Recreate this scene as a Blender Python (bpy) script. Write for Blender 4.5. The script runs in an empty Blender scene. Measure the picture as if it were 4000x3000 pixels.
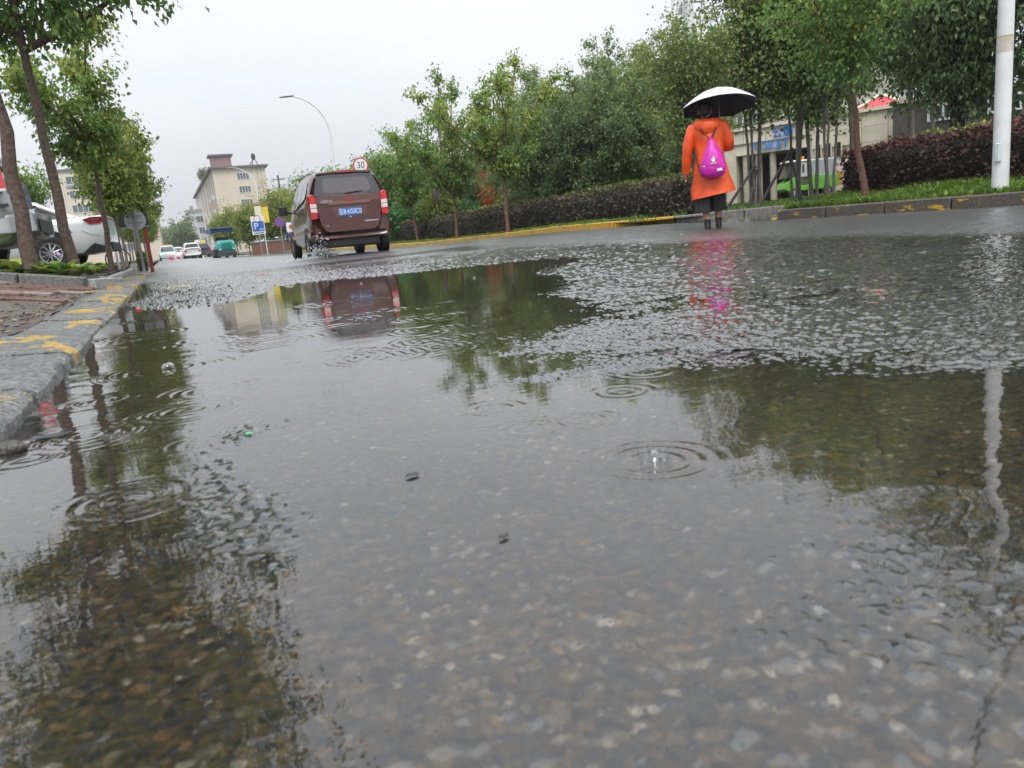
import bpy, bmesh, math, random
import numpy as np
from math import radians as RAD, sin, cos, pi, sqrt, atan2
from mathutils import Vector, Matrix

random.seed(7)
rng = np.random.default_rng(7)
SC = bpy.context.scene
COL = SC.collection

# ---------------------------------------------------------------- camera
YAW, PITCH, ROLL, CAMH, FPX = 23.15, 11.64, 5.4, 0.335, 3005.0


def cam_axes():
    y, p, r = RAD(YAW), RAD(PITCH), RAD(ROLL)
    f = Vector((sin(y) * cos(p), cos(y) * cos(p), -sin(p)))
    r0 = Vector((cos(y), -sin(y), 0))
    u0 = r0.cross(f)
    return r0 * cos(r) - u0 * sin(r), u0 * cos(r) + r0 * sin(r), f


CR, CU, CF = cam_axes()
cam_data = bpy.data.cameras.new('camera')
cam = bpy.data.objects.new('camera', cam_data)
COL.objects.link(cam)
mw = Matrix((CR, CU, -CF)).transposed().to_4x4()
mw.translation = (0, 0, CAMH)
cam.matrix_world = mw
cam_data.sensor_width = 36
cam_data.lens = FPX / 4000 * 36
cam_data.clip_start = 0.05
cam_data.clip_end = 3000
cam_data.dof.use_dof = True
cam_data.dof.focus_distance = 9.0
cam_data.dof.aperture_fstop = 9.5
SC.camera = cam

# ---------------------------------------------------------------- world, sun, exposure
W = bpy.data.worlds.new('World')
SC.world = W
W.use_nodes = True
nt = W.node_tree
nt.nodes.clear()
SUN_EL, SUN_ROT = 58, 200


def wn(t, **k):
    n = nt.nodes.new(t)
    for a, v in k.items():
        setattr(n, a, v)
    return n


o_ = wn('ShaderNodeOutputWorld')
bg = wn('ShaderNodeBackground')
bg.inputs['Strength'].default_value = 0.1
sky = wn('ShaderNodeTexSky', sky_type='NISHITA', sun_disc=False, sun_elevation=RAD(SUN_EL), sun_rotation=RAD(SUN_ROT))
sky.air_density = 1.5
sky.dust_density = 5
tc = wn('ShaderNodeTexCoord')
mp = wn('ShaderNodeMapping')
mp.inputs['Scale'].default_value = (1.1, 1.1, 2.6)
nz = wn('ShaderNodeTexNoise')
nz.inputs['Scale'].default_value = 1.7
nz.inputs['Detail'].default_value = 5
nz.inputs['Roughness'].default_value = 0.5
rp = wn('ShaderNodeValToRGB')
rp.color_ramp.elements[0].position = 0.3
rp.color_ramp.elements[0].color = (4.15, 4.38, 4.74, 1)
rp.color_ramp.elements[1].position = 0.72
rp.color_ramp.elements[1].color = (5.3, 5.5, 5.8, 1)
mx = wn('ShaderNodeMixRGB')
mx.inputs[0].default_value = 0.93
nt.links.new(tc.outputs['Generated'], mp.inputs[0])
nt.links.new(mp.outputs[0], nz.inputs['Vector'])
nt.links.new(nz.outputs['Fac'], rp.inputs[0])
# overcast: luminance rises steadily from the horizon to the zenith
sx_ = wn('ShaderNodeSeparateXYZ')
cl_ = wn('ShaderNodeClamp')
ma_ = wn('ShaderNodeMath', operation='MULTIPLY_ADD')
ma_.inputs[1].default_value = 1.6
ma_.inputs[2].default_value = 1.0
vm_ = wn('ShaderNodeVectorMath', operation='SCALE')
nt.links.new(tc.outputs['Generated'], sx_.inputs[0])
nt.links.new(sx_.outputs[2], cl_.inputs[0])
nt.links.new(cl_.outputs[0], ma_.inputs[0])
nt.links.new(rp.outputs[0], vm_.inputs[0])
nt.links.new(ma_.outputs[0], vm_.inputs['Scale'])
nt.links.new(sky.outputs[0], mx.inputs[1])
nt.links.new(vm_.outputs[0], mx.inputs[2])
nt.links.new(mx.outputs[0], bg.inputs['Color'])
nt.links.new(bg.outputs[0], o_.inputs['Surface'])

sl = bpy.data.lights.new('sun', 'SUN')
sl.energy = 1.5
sl.angle = RAD(25)
sl.color = (1, 0.97, 0.93)
sun = bpy.data.objects.new('sun', sl)
COL.objects.link(sun)
sun.rotation_euler = (RAD(90 - SUN_EL), 0, RAD(180 - SUN_ROT))
SC.view_settings.view_transform = 'Standard'
SC.view_settings.look = 'None'
SC.view_settings.exposure = 0.6
SC.view_settings.gamma = 1.0
SC.view_settings.use_curve_mapping = False
SC.cycles.use_denoising = True
SC.cycles.max_bounces = 8
SC.cycles.transparent_max_bounces = 12
SC.cycles.caustics_reflective = False
SC.cycles.caustics_refractive = False

# ---------------------------------------------------------------- helpers


def at(u, v, depth):
    """world point seen at photo pixel u,v at that camera depth"""
    return Vector((0, 0, CAMH)) + (CF + CR * ((u - 2000) / FPX) - CU * ((v - 1500) / FPX)) * depth


MATS = {}


def mat(name, col, rough=0.6, metal=0.0, var=0.12, scale=6.0, bump=0.0, bscale=60.0, coat=0.0, col2=None, spec=None, detail=4):
    if name in MATS:
        return MATS[name]
    m = bpy.data.materials.new(name)
    m.use_nodes = True
    t = m.node_tree
    b = t.nodes['Principled BSDF']
    b.inputs['Roughness'].default_value = rough
    b.inputs['Metallic'].default_value = metal
    b.inputs['Coat Weight'].default_value = coat
    b.inputs['Coat Roughness'].default_value = 0.08
    if spec is not None:
        b.inputs['Specular IOR Level'].default_value = spec
    tx = t.nodes.new('ShaderNodeTexCoord')
    n = t.nodes.new('ShaderNodeTexNoise')
    n.inputs['Scale'].default_value = scale
    n.inputs['Detail'].default_value = detail
    r = t.nodes.new('ShaderNodeValToRGB')
    c = Vector(col)
    c2 = Vector(col2) if col2 else c * (1 + var)
    c1 = c if col2 else c * (1 - var)
    r.color_ramp.elements[0].color = (*c1, 1)
    r.color_ramp.elements[1].color = (*c2, 1)
    r.color_ramp.elements[0].position = 0.32
    r.color_ramp.elements[1].position = 0.68
    t.links.new(tx.outputs['Object'], n.inputs['Vector'])
    t.links.new(n.outputs['Fac'], r.inputs[0])
    t.links.new(r.outputs[0], b.inputs['Base Color'])
    if bump:
        n2 = t.nodes.new('ShaderNodeTexNoise')
        n2.inputs['Scale'].default_value = bscale
        n2.inputs['Detail'].default_value = 5
        bp = t.nodes.new('ShaderNodeBump')
        bp.inputs['Strength'].default_value = bump
        bp.inputs['Distance'].default_value = 0.02
        t.links.new(tx.outputs['Object'], n2.inputs['Vector'])
        t.links.new(n2.outputs['Fac'], bp.inputs['Height'])
        t.links.new(bp.outputs[0], b.inputs['Normal'])
    MATS[name] = m
    return m


def leaf_mat(name, stops, rough=0.6, trans=0.38):
    if name in MATS:
        return MATS[name]
    m = bpy.data.materials.new(name)
    m.use_nodes = True
    t = m.node_tree
    b = t.nodes['Principled BSDF']
    b.inputs['Roughness'].default_value = rough
    b.inputs['Specular IOR Level'].default_value = 0.35
    a = t.nodes.new('ShaderNodeAttribute')
    a.attribute_name = 'shade'
    r = t.nodes.new('ShaderNodeValToRGB')
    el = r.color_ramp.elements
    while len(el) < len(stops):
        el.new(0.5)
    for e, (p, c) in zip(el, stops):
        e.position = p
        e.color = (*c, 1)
    tr = t.nodes.new('ShaderNodeBsdfTranslucent')
    mxs = t.nodes.new('ShaderNodeMixShader')
    mxs.inputs[0].default_value = trans
    t.links.new(a.outputs['Fac'], r.inputs[0])
    t.links.new(r.outputs[0], b.inputs['Base Color'])
    t.links.new(r.outputs[0], tr.inputs[0])
    t.links.new(b.outputs[0], mxs.inputs[1])
    t.links.new(tr.outputs[0], mxs.inputs[2])
    t.links.new(mxs.outputs[0], t.nodes['Material Output'].inputs[0])
    MATS[name] = m
    return m


def glass_mat(name, col, rough=0.05):
    return mat(name, col, rough=rough, var=0.05, spec=0.9)


def link(o, parent=None):
    COL.objects.link(o)
    if parent:
        o.parent = parent
    return o


def tag(o, label=None, cat=None, group=None, kind=None):
    if label:
        o['label'] = label
    if cat:
        o['category'] = cat
    if group:
        o['group'] = group
    if kind:
        o['kind'] = kind
    return o


def empty(name, loc=(0, 0, 0), rz=0.0, label=None, cat=None, group=None):
    o = bpy.data.objects.new(name, None)
    o.empty_display_size = 0.2
    link(o)
    o.location = loc
    o.rotation_euler = (0, 0, rz)
    return tag(o, label, cat, group)


def copy_tree(o, parent=None):
    c = o.copy()
    COL.objects.link(c)
    c.parent = parent
    for ch in list(o.children):
        copy_tree(ch, c)
    return c


def np_mesh(name, V, F, material, parent=None, smooth=True, shade=None, mats=None, midx=None):
    """V (n,3) ; F (m,k) numpy quads or tris"""
    me = bpy.data.meshes.new(name)
    V = np.asarray(V, dtype=np.float32)
    F = np.asarray(F, dtype=np.int32)
    k = F.shape[1]
    me.vertices.add(len(V))
    me.vertices.foreach_set('co', V.ravel())
    me.loops.add(F.size)
    me.loops.foreach_set('vertex_index', F.ravel())
    me.polygons.add(len(F))
    me.polygons.foreach_set('loop_start', np.arange(0, F.size, k, dtype=np.int32))
    me.polygons.foreach_set('loop_total', np.full(len(F), k, dtype=np.int32))
    me.polygons.foreach_set('use_smooth', np.full(len(F), smooth, dtype=bool))
    if mats:
        for m_ in mats:
            me.materials.append(m_)
        me.polygons.foreach_set('material_index', np.asarray(midx, dtype=np.int32))
    else:
        me.materials.append(material)
    if shade is not None:
        at_ = me.attributes.new('shade', 'FLOAT', 'POINT')
        at_.data.foreach_set('value', np.asarray(shade, dtype=np.float32))
    me.update(calc_edges=True)
    me.validate()
    o = bpy.data.objects.new(name, me)
    return link(o, parent)


class MB:
    def __init__(s):
        s.v = []
        s.f = []

    def add(s, vs, fs):
        b = len(s.v)
        s.v += [tuple(v) for v in vs]
        s.f += [tuple(i + b for i in f) for f in fs]
        return s

    def box(s, c, size, rz=0, rx=0, ry=0, taper=1.0):
        x, y, z = (d / 2 for d in size)
        m = Matrix.Rotation(rz, 3, 'Z') @ Matrix.Rotation(ry, 3, 'Y') @ Matrix.Rotation(rx, 3, 'X')
        vs = []
        for sz in (-1, 1):
            k = taper if sz > 0 else 1
            for sx, sy in ((-1, -1), (1, -1), (1, 1), (-1, 1)):
                vs.append(m @ Vector((sx * x * k, sy * y * k, sz * z)) + Vector(c))
        return s.add(vs, [(3, 2, 1, 0), (4, 5, 6, 7), (0, 1, 5, 4), (1, 2, 6, 5), (2, 3, 7, 6), (3, 0, 4, 7)])

    def rbox(s, c, size, r=0.02, rz=0):
        """box with chamfered vertical and top edges"""
        x, y, z = (d / 2 for d in size)
        m = Matrix.Rotation(rz, 3, 'Z')

        def ring(ix, zz):
            a, b_ = x - ix, y - ix
            pts = [(-a + r, -b_), (a - r, -b_), (a, -b_ + r), (a, b_ - r), (a - r, b_), (-a + r, b_), (-a, b_ - r), (-a, -b_ + r)]
            return [m @ Vector((p[0], p[1], zz)) + Vector(c) for p in pts]
        vs = ring(0, -z) + ring(0, z - r) + ring(r, z)
        fs = [tuple(range(7, -1, -1)), tuple(range(16, 24))]
        for k in range(2):
            for i in range(8):
                j = (i + 1) % 8
                fs.append((k * 8 + i, k * 8 + j, k * 8 + 8 + j, k * 8 + 8 + i))
        return s.add(vs, fs)

    def tube(s, path, rad, n=8, caps=True):
        path = [Vector(p) for p in path]
        if not isinstance(rad, (list, tuple)):
            rad = [rad] * len(path)
        vs, fs = [], []
        prev = None
        for i, p in enumerate(path):
            d = (path[min(i + 1, len(path) - 1)] - path[max(i - 1, 0)])
            d = d.normalized() if d.length > 1e-9 else Vector((0, 0, 1))
            if prev is None:
                a = d.cross(Vector((0, 0, 1)))
                if a.length < 0.05:
                    a = d.cross(Vector((1, 0, 0)))
                a.normalize()
            else:
                a = prev - d * prev.dot(d)
                a.normalize()
            prev = a
            b_ = d.cross(a)
            for k in range(n):
                t = 2 * pi * k / n
                vs.append(p + (a * cos(t) + b_ * sin(t)) * rad[i])
        for i in range(len(path) - 1):
            for k in range(n):
                j = (k + 1) % n
                fs.append((i * n + k, i * n + j, (i + 1) * n + j, (i + 1) * n + k))
        if caps:
            fs.append(tuple(range(n - 1, -1, -1)))
            fs.append(tuple(range((len(path) - 1) * n, len(path) * n)))
        return s.add(vs, fs)

    def cyl(s, c, r, h, axis='Z', n=20, r2=None):
        r2 = r if r2 is None else r2
        d = {'X': Vector((1, 0, 0)), 'Y': Vector((0, 1, 0)), 'Z': Vector((0, 0, 1))}[axis]
        c = Vector(c)
        return s.tube([c - d * h / 2, c + d * h / 2], [r, r2], n)

    def loft(s, rings, caps=True, close=True):
        n = len(rings[0])
        vs = [p for r in rings for p in r]
        fs = []
        for i in range(len(rings) - 1):
            for k in range(n if close else n - 1):
                j = (k + 1) % n
                fs.append((i * n + k, i * n + j, (i + 1) * n + j, (i + 1) * n + k))
        if caps:
            fs.append(tuple(range(n - 1, -1, -1)))
            fs.append(tuple(range((len(rings) - 1) * n, len(rings) * n)))
        return s.add(vs, fs)

    def ell(s, c, r, nu=14, nv=8, m=None, zmin=-1.0):
        rx, ry, rz = r if isinstance(r, (tuple, list)) else (r, r, r)
        rings = []
        a0 = math.asin(max(-1, zmin))
        for i in range(nv + 1):
            a = a0 + (pi / 2 - a0) * i / nv
            a = min(max(a, -pi / 2 + 0.03), pi / 2 - 0.03)
            ring = []
            for k in range(nu):
                t = 2 * pi * k / nu
                p = Vector((cos(a) * cos(t) * rx, cos(a) * sin(t) * ry, sin(a) * rz))
                if m:
                    p = m @ p
                ring.append(p + Vector(c))
            rings.append(ring)
        return s.loft(rings)

    def prism(s, pts, fn, thick):
        """polygon pts (2d) mapped by fn(a,b,off) to 3d, extruded from off=0 to off=thick"""
        n = len(pts)
        vs = [fn(a, b, 0) for a, b in pts] + [fn(a, b, thick) for a, b in pts]
        fs = [tuple(range(n)), tuple(range(2 * n - 1, n - 1, -1))]
        for i in range(n):
            j = (i + 1) % n
            fs.append((i, i + n, j + n, j))
        return s.add(vs, fs)

    def build(s, name, material, parent=None, smooth=False, loc=None, bevel=0, subsurf=0, angle=40):
        me = bpy.data.meshes.new(name)
        me.from_pydata(s.v, [], s.f)
        me.materials.append(material)
        bm = bmesh.new()
        bm.from_mesh(me)
        bmesh.ops.recalc_face_normals(bm, faces=bm.faces)
        bm.to_mesh(me)
        bm.free()
        if smooth:
            me.polygons.foreach_set('use_smooth', [True] * len(me.polygons))
            try:
                me.set_sharp_from_angle(angle=RAD(angle))
            except Exception:
                pass
        me.update()
        o = bpy.data.objects.new(name, me)
        link(o, parent)
        if loc is not None:
            o.location = loc
        if bevel:
            md = o.modifiers.new('bevel', 'BEVEL')
            md.width = bevel
            md.segments = 2
            md.limit_method = 'ANGLE'
        if subsurf:
            md = o.modifiers.new('sub', 'SUBSURF')
            md.levels = subsurf
            md.render_levels = subsurf
        return o


def text_mesh(name, s, size, material, parent, M4, extrude=0.003, sx=1.0):
    cu = bpy.data.curves.new(name, 'FONT')
    cu.body = s
    cu.size = size
    cu.extrude = extrude
    cu.align_x = 'CENTER'
    cu.align_y = 'CENTER'
    cu.resolution_u = 3
    ob = bpy.data.objects.new(name, cu)
    COL.objects.link(ob)
    dg = bpy.context.evaluated_depsgraph_get()
    dg.update()
    me = bpy.data.meshes.new_from_object(ob.evaluated_get(dg))
    bpy.data.objects.remove(ob)
    me.transform(M4 @ Matrix.Diagonal((sx, 1, 1, 1)))
    me.materials.clear()
    me.materials.append(material)
    o = bpy.data.objects.new(name, me)
    return link(o, parent)


# text matrices: text lies in local X (right) / Z (up), read by someone looking along +Y
def txt(x, y, z, rz=0.0, tilt=0.0):
    return Matrix.Translation((x, y, z)) @ Matrix.Rotation(rz, 4, 'Z') @ Matrix.Rotation(RAD(90) - tilt, 4, 'X')


def sstep(x, a, b):
    t = np.clip((x - a) / (b - a), 0, 1)
    return t * t * (3 - 2 * t)


_perm = np.random.default_rng(3).random(65536).astype(np.float32)


def vnoise(x, y, seed=0):
    """value noise 0..1"""
    xi = np.floor(x).astype(np.int64)
    yi = np.floor(y).astype(np.int64)
    fx = x - xi
    fy = y - yi
    fx = fx * fx * (3 - 2 * fx)
    fy = fy * fy * (3 - 2 * fy)

    def h(a, b):
        return _perm[(a * 7919 + b * 104729 + seed * 31337 + (a * b) * 13) & 65535]
    return (h(xi, yi) * (1 - fx) + h(xi + 1, yi) * fx) * (1 - fy) + (h(xi, yi + 1) * (1 - fx) + h(xi + 1, yi + 1) * fx) * fy


def worley(x, y, seed=0):
    """distance to nearest jittered cell point (cell units) and its random id"""
    xi = np.floor(x).astype(np.int64)
    yi = np.floor(y).astype(np.int64)
    best = np.full(x.shape, 9.0, dtype=np.float32)
    bid = np.zeros(x.shape, dtype=np.float32)
    for dx in (-1, 0, 1):
        for dy in (-1, 0, 1):
            a = xi + dx
            b = yi + dy
            k = (a * 7919 + b * 104729 + seed * 31337 + (a * b) * 13) & 65535
            px = a + 0.15 + 0.7 * _perm[k]
            py = b + 0.15 + 0.7 * _perm[(k * 3 + 17) & 65535]
            d = np.sqrt((x - px) ** 2 + (y - py) ** 2)
            w = d < best
            best = np.where(w, d, best)
            bid = np.where(w, _perm[(k * 5 + 101) & 65535], bid)
    return best, bid


def grid_faces(nx, ny):
    i = np.arange(nx - 1)
    j = np.arange(ny - 1)
    I, J = np.meshgrid(i, j)
    a = (J * nx + I).ravel()
    return np.stack([a, a + 1, a + nx + 1, a + nx], 1)


def spaced(a, b, base, k, origin=0.0):
    """graded axis from a to b: step max(base, k*|x-origin|)"""
    out = [a]
    while out[-1] < b:
        out.append(out[-1] + max(base, k * abs(out[-1] - origin)))
    out[-1] = b
    return np.array(out)

# ---------------------------------------------------------------- ground heights
KX = 8.95      # right kerb face
KL = -0.36     # left kerb face
_zy = ([-50, 10, 12.6, 17, 22, 28, 60, 130, 400], [0, 0, .06, .05, -.05, -.14, -.2, -.3, -.35])


def zgrade(x, y):
    return np.interp(y, *_zy) * sstep(x, 1.5, 7.0)


def road_macro(x, y):
    """height of the asphalt relative to the standing water"""
    big = vnoise(x * 0.55 + 3, y * 0.9, 5) - 0.5
    mid = vnoise(x * 2.1, y * 2.1, 6) - 0.5
    m = -0.013 + 0.006 * mid
    # shallower, rougher film to the right
    s = x - (0.85 + 0.55 * (y - 1.7)) + 0.25 * mid
    n = y + 0.42 * (x - 0.76) - 1.25 + 0.3 * mid + 0.5 * (vnoise(x * 1.1 + 4, y * 1.3, 17) - 0.5)
    m = m + 0.0062 * sstep(s, -0.55, 0.1) * sstep(n, -0.45, 0.05)
    fl = sstep(s, -0.45, 0.35) * sstep(n, -0.55, 0.7)
    m = m + fl * (0.0062 + 0.0045 * big + 0.0024 * sstep(y, 2.0, 4.0))
    # near field: thin film over the stones
    nr = sstep(1.15 - y - 0.42 * (x - 0.76), 0.0, 0.45)
    m = m + nr * 0.0055
    # dotted bands of stone tips
    m = m + 0.0095 * np.exp(-((y - 1.56 + 0.12 * x + 0.1 * mid) / 0.09) ** 2) * sstep(x, -0.05, 0.1) * (1 - sstep(x, 0.8, 1.2))
    m = m + 0.0066 * np.exp(-((x - 0.08 + 0.15 * mid) / 0.075) ** 2) * sstep(y, 0.75, 0.95) * (1 - sstep(y, 1.4, 1.55))
    m = m + 0.0038 * np.exp(-(((x - 0.55) / 0.18) ** 2 + ((y - 0.42) / 0.15) ** 2))
    m = m + 0.0075 * np.exp(-(((x + 0.3) / 0.1) ** 2 + ((y - 1.45) / 0.5) ** 2))
    # rough patch beside the left kerb
    r = np.sqrt(((x - 0.15) / 0.62) ** 2 + ((y - 7.2) / 1.75) ** 2) + 0.35 * mid
    m = m + 0.021 * (1 - sstep(r, 0.75, 1.12))
    # the road beyond
    far = sstep(y + 0.35 * x, 6.6, 8.2)
    m = m * (1 - far) + far * (0.0018 + 0.011 * big + 0.006 * mid + 0.003 * sstep(x, 1.5, 3.5))
    out = np.maximum(sstep(y, 11.5, 14.0), sstep(x, 4.2, 5.4))
    m = m * (1 - out) + out * (0.012 + 0.006 * big)
    # sits against the left kerb in water almost all along
    m = m - 0.012 * (1 - sstep(x, KL + 0.03, KL + 0.22)) * (1 - sstep(y, 11, 13))
    return m


def road_z(x, y):
    m = road_macro(x, y)
    rough = 0.6 + 0.9 * sstep(m, -0.012, -0.003)
    xw = x + .022 * (vnoise(x * 26, y * 26, 13) - .5)
    yw = y + .022 * (vnoise(x * 26, y * 26, 14) - .5)
    d, di = worley(xw * 46, yw * 46, 2)
    d = d + .35 * (di - .5)
    d2, _ = worley(x * 90, y * 90, 4)
    near = 1 - sstep(y, 2.5, 5.0)
    mic = (0.55 - d) * (0.0040 + 0.0026 * sstep(m, -0.008, -0.001)) * rough + (0.5 - d2) * 0.0009 * near
    mic = mic + (vnoise(x * 14, y * 14, 8) - 0.5) * 0.003 * rough
    mic = mic * (1 + .22 * np.clip(y - 1.5, 0, 6))
    fade = 1 - sstep(y, 9, 16)
    return zgrade(x, y) + m + mic * (0.35 + 0.65 * fade)


def pave_z(x, y):
    return 0.070 + 0.165 * np.clip(-0.68 - x, 0, 1.65)


# ---------------------------------------------------------------- asphalt material
def asphalt_mat():
    m = bpy.data.materials.new('wet_asphalt')
    m.use_nodes = True
    t = m.node_tree
    b = t.nodes['Principled BSDF']
    N = t.nodes.new
    L = t.links.new
    tx = N('ShaderNodeTexCoord')
    vo = N('ShaderNodeTexVoronoi')
    vo.inputs['Scale'].default_value = 92
    vo.inputs['Randomness'].default_value = 1
    sep = N('ShaderNodeSeparateColor')
    ra = N('ShaderNodeValToRGB')
    ra.color_ramp.interpolation = 'CONSTANT'
    stops = [(0, (.014, .016, .020)), (.17, (.085, .062, .034)), (.33, (.14, .10, .048)), (.45, (.035, .042, .055)), (.60, (.16, .118, .062)),
             (.72, (.06, .065, .072)), (.84, (.19, .165, .125)), (.93, (.24, .145, .065)), (.965, (.40, .37, .32))]
    el = ra.color_ramp.elements
    while len(el) < len(stops):
        el.new(.5)
    for e, (p, c) in zip(el, stops):
        e.position = p
        e.color = (*c, 1)
    msk = N('ShaderNodeValToRGB')
    msk.color_ramp.elements[0].position = 0.42
    msk.color_ramp.elements[0].color = (1, 1, 1, 1)
    msk.color_ramp.elements[1].position = 0.72
    msk.color_ramp.elements[1].color = (0, 0, 0, 1)
    mixc = N('ShaderNodeMixRGB')
    mixc.inputs[1].default_value = (.075, .058, .034, 1)
    nz = N('ShaderNodeTexNoise')
    nz.inputs['Scale'].default_value = 2.2
    nz.inputs['Detail'].default_value = 6
    rz = N('ShaderNodeValToRGB')
    rz.color_ramp.elements[0].color = (.62, .62, .64, 1)
    rz.color_ramp.elements[1].color = (1.25, 1.2, 1.12, 1)
    rz.color_ramp.elements[0].position = .3
    rz.color_ramp.elements[1].position = .7
    mul = N('ShaderNodeMixRGB')
    mul.blend_type = 'MULTIPLY'
    mul.inputs[0].default_value = 1
    L(tx.outputs['Object'], nz.inputs['Vector'])
    wv = N('ShaderNodeTexNoise')
    wv.inputs['Scale'].default_value = 60
    wv.inputs['Detail'].default_value = 2
    wm = N('ShaderNodeMixRGB')
    wm.blend_type = 'LINEAR_LIGHT'
    wm.inputs[0].default_value = .008
    L(tx.outputs['Object'], wv.inputs['Vector'])
    L(tx.outputs['Object'], wm.inputs[1])
    L(wv.outputs['Color'], wm.inputs[2])
    L(wm.outputs[0], vo.inputs['Vector'])
    g2 = N('ShaderNodeTexNoise')
    g2.inputs['Scale'].default_value = 320
    g2.inputs['Detail'].default_value = 3
    g2r = N('ShaderNodeValToRGB')
    g2r.color_ramp.elements[0].position = .3
    g2r.color_ramp.elements[0].color = (.45, .45, .47, 1)
    g2r.color_ramp.elements[1].position = .72
    g2r.color_ramp.elements[1].color = (1.5, 1.45, 1.35, 1)
    g2m = N('ShaderNodeMixRGB')
    g2m.blend_type = 'MULTIPLY'
    g2m.inputs[0].default_value = 1
    L(tx.outputs['Object'], g2.inputs['Vector'])
    L(g2.outputs['Fac'], g2r.inputs[0])
    L(vo.outputs['Color'], sep.inputs[0])
    L(sep.outputs[0], ra.inputs[0])
    L(vo.outputs['Distance'], msk.inputs[0])
    L(msk.outputs[0], mixc.inputs[0])
    L(ra.outputs[0], mixc.inputs[2])
    L(nz.outputs['Fac'], rz.inputs[0])
    L(mixc.outputs[0], g2m.inputs[1])
    L(g2r.outputs[0], g2m.inputs[2])
    L(g2m.outputs[0], mul.inputs[1])
    L(rz.outputs[0], mul.inputs[2])
    drymix = N('ShaderNodeMixRGB')
    drymix.inputs[2].default_value = (.13, .13, .135, 1)
    # silt lies where water stands, bare wet stone is dark
    sa_ = N('ShaderNodeAttribute')
    sa_.attribute_name = 'silt'
    bare = N('ShaderNodeMixRGB')
    bare.blend_type = 'MULTIPLY'
    bare.inputs[0].default_value = 1
    bare.inputs[2].default_value = (.30, .34, .42, 1)
    sm_ = N('ShaderNodeMixRGB')
    L(mul.outputs[0], bare.inputs[1])
    L(sa_.outputs['Fac'], sm_.inputs[0])
    L(bare.outputs[0], sm_.inputs[1])
    L(mul.outputs[0], sm_.inputs[2])
    L(sm_.outputs[0], drymix.inputs[1])
    L(drymix.outputs[0], b.inputs['Base Color'])
    b.inputs['Roughness'].default_value = 0.38
    b.inputs['Coat Weight'].default_value = 1.0
    b.inputs['Coat Roughness'].default_value = 0.2
    b.inputs['Coat IOR'].default_value = 1.6
    bc = N('ShaderNodeBump')
    bc.inputs['Strength'].default_value = 0.75
    bc.inputs['Distance'].default_value = 0.004
    nc = N('ShaderNodeTexNoise')
    nc.inputs['Scale'].default_value = 45
    nc.inputs['Detail'].default_value = 2
    L(tx.outputs['Object'], nc.inputs['Vector'])
    L(nc.outputs['Fac'], bc.inputs['Height'])
    L(bc.outputs[0], b.inputs['Coat Normal'])
    at_ = N('ShaderNodeAttribute')
    at_.attribute_name = 'shade'

    def span(lo, hi):
        q = N('ShaderNodeMapRange')
        q.inputs['To Min'].default_value = lo
        q.inputs['To Max'].default_value = hi
        L(at_.outputs['Fac'], q.inputs['Value'])
        return q.outputs[0]
    L(span(0, .55), drymix.inputs[0])
    L(span(.07, .28), b.inputs['Coat Roughness'])
    L(span(.25, 1.0), bc.inputs['Strength'])
    b.inputs['IOR'].default_value = 1.4
    # stone relief and a grainy wet film
    n2 = N('ShaderNodeTexNoise')
    n2.inputs['Scale'].default_value = 60
    n2.inputs['Detail'].default_value = 3
    add = N('ShaderNodeMath')
    add.operation = 'SUBTRACT'
    L(tx.outputs['Object'], n2.inputs['Vector'])
    L(n2.outputs['Fac'], add.inputs[0])
    L(vo.outputs['Distance'], add.inputs[1])
    bp = N('ShaderNodeBump')
    L(span(.22, .6), bp.inputs['Strength'])
    bp.inputs['Distance'].default_value = 0.006
    L(add.outputs[0], bp.inputs['Height'])
    L(bp.outputs[0], b.inputs['Normal'])
    return m


ASPH = asphalt_mat()
xs = np.concatenate([[-0.42], spaced(KL, KX + 0.05, 0.0055, 0.0062)])
ys = np.concatenate([np.arange(-3, 0.16, 0.12), spaced(0.17, 20, 0.005, 0.0062), spaced(20.3, 330, 0.3, 0.025)])
X, Y = np.meshgrid(xs, ys)
xf, yf = X.ravel(), Y.ravel()
Z = road_z(xf, yf)
dry = sstep(road_macro(xf, yf), .0015, .011)
road = np_mesh('road', np.stack([xf, yf, Z], 1), grid_faces(len(xs), len(ys)), ASPH, shade=dry)
_sa = road.data.attributes.new('silt', 'FLOAT', 'POINT')
_sa.data.foreach_set('value', (1 - sstep(Z - zgrade(xf, yf), -.0045, .0004)).astype(np.float32))
tag(road, 'wet grey asphalt road with exposed stones', kind='structure')

# ---------------------------------------------------------------- standing water
RINGS = [  # x, y, radius of outermost crest, wavelength, amplitude
    (0.57, 0.86, .085, .026, .0011), (-0.04, 2.58, .20, .035, .0008), (0.52, 2.18, .15, .03, .0007), (0.68, 2.16, .14, .03, .0006),
    (0.76, 2.33, .16, .03, .0007), (0.41, 2.24, .17, .033, .0006), (0.82, 2.62, .13, .03, .0007), (0.0, 1.82, .12, .03, .0008),
    (-0.10, 1.2, .09, .026, .0008), (0.05, 2.05, .13, .03, .0007), (-0.2, 1.72, .12, .03, .0008), (0.95, 3.0, .16, .035, .0008),
    (0.62, 3.3, .2, .04, .0008), (1.2, 3.4, .18, .04, .0008), (0.3, 2.9, .18, .035, .0006), (1.0, 0.82, .05, .018, .0006),
    (1.15, 0.9, .06, .02, .0007), (0.05, 3.2, .16, .035, .0009), (-0.15, 3.9, .2, .04, .0009), (0.9, 4.3, .22, .05, .0009), (1.7, 4.1, .2, .05, .001), (1.3, 0.72, .05, .018, .0006), (-0.2, 2.15, .1, .03, .0007)]

_rr = random.Random(12)
for _ in range(26):
    _y = _rr.uniform(1.0, 5.2)
    _x = _rr.uniform(-.3, .3 + .45 * _y)
    RINGS.append((_x, _y, _rr.uniform(.03, .055) * (1 + .35 * _y), .016 + .007 * _y, .00045 + .00012 * _y))


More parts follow.
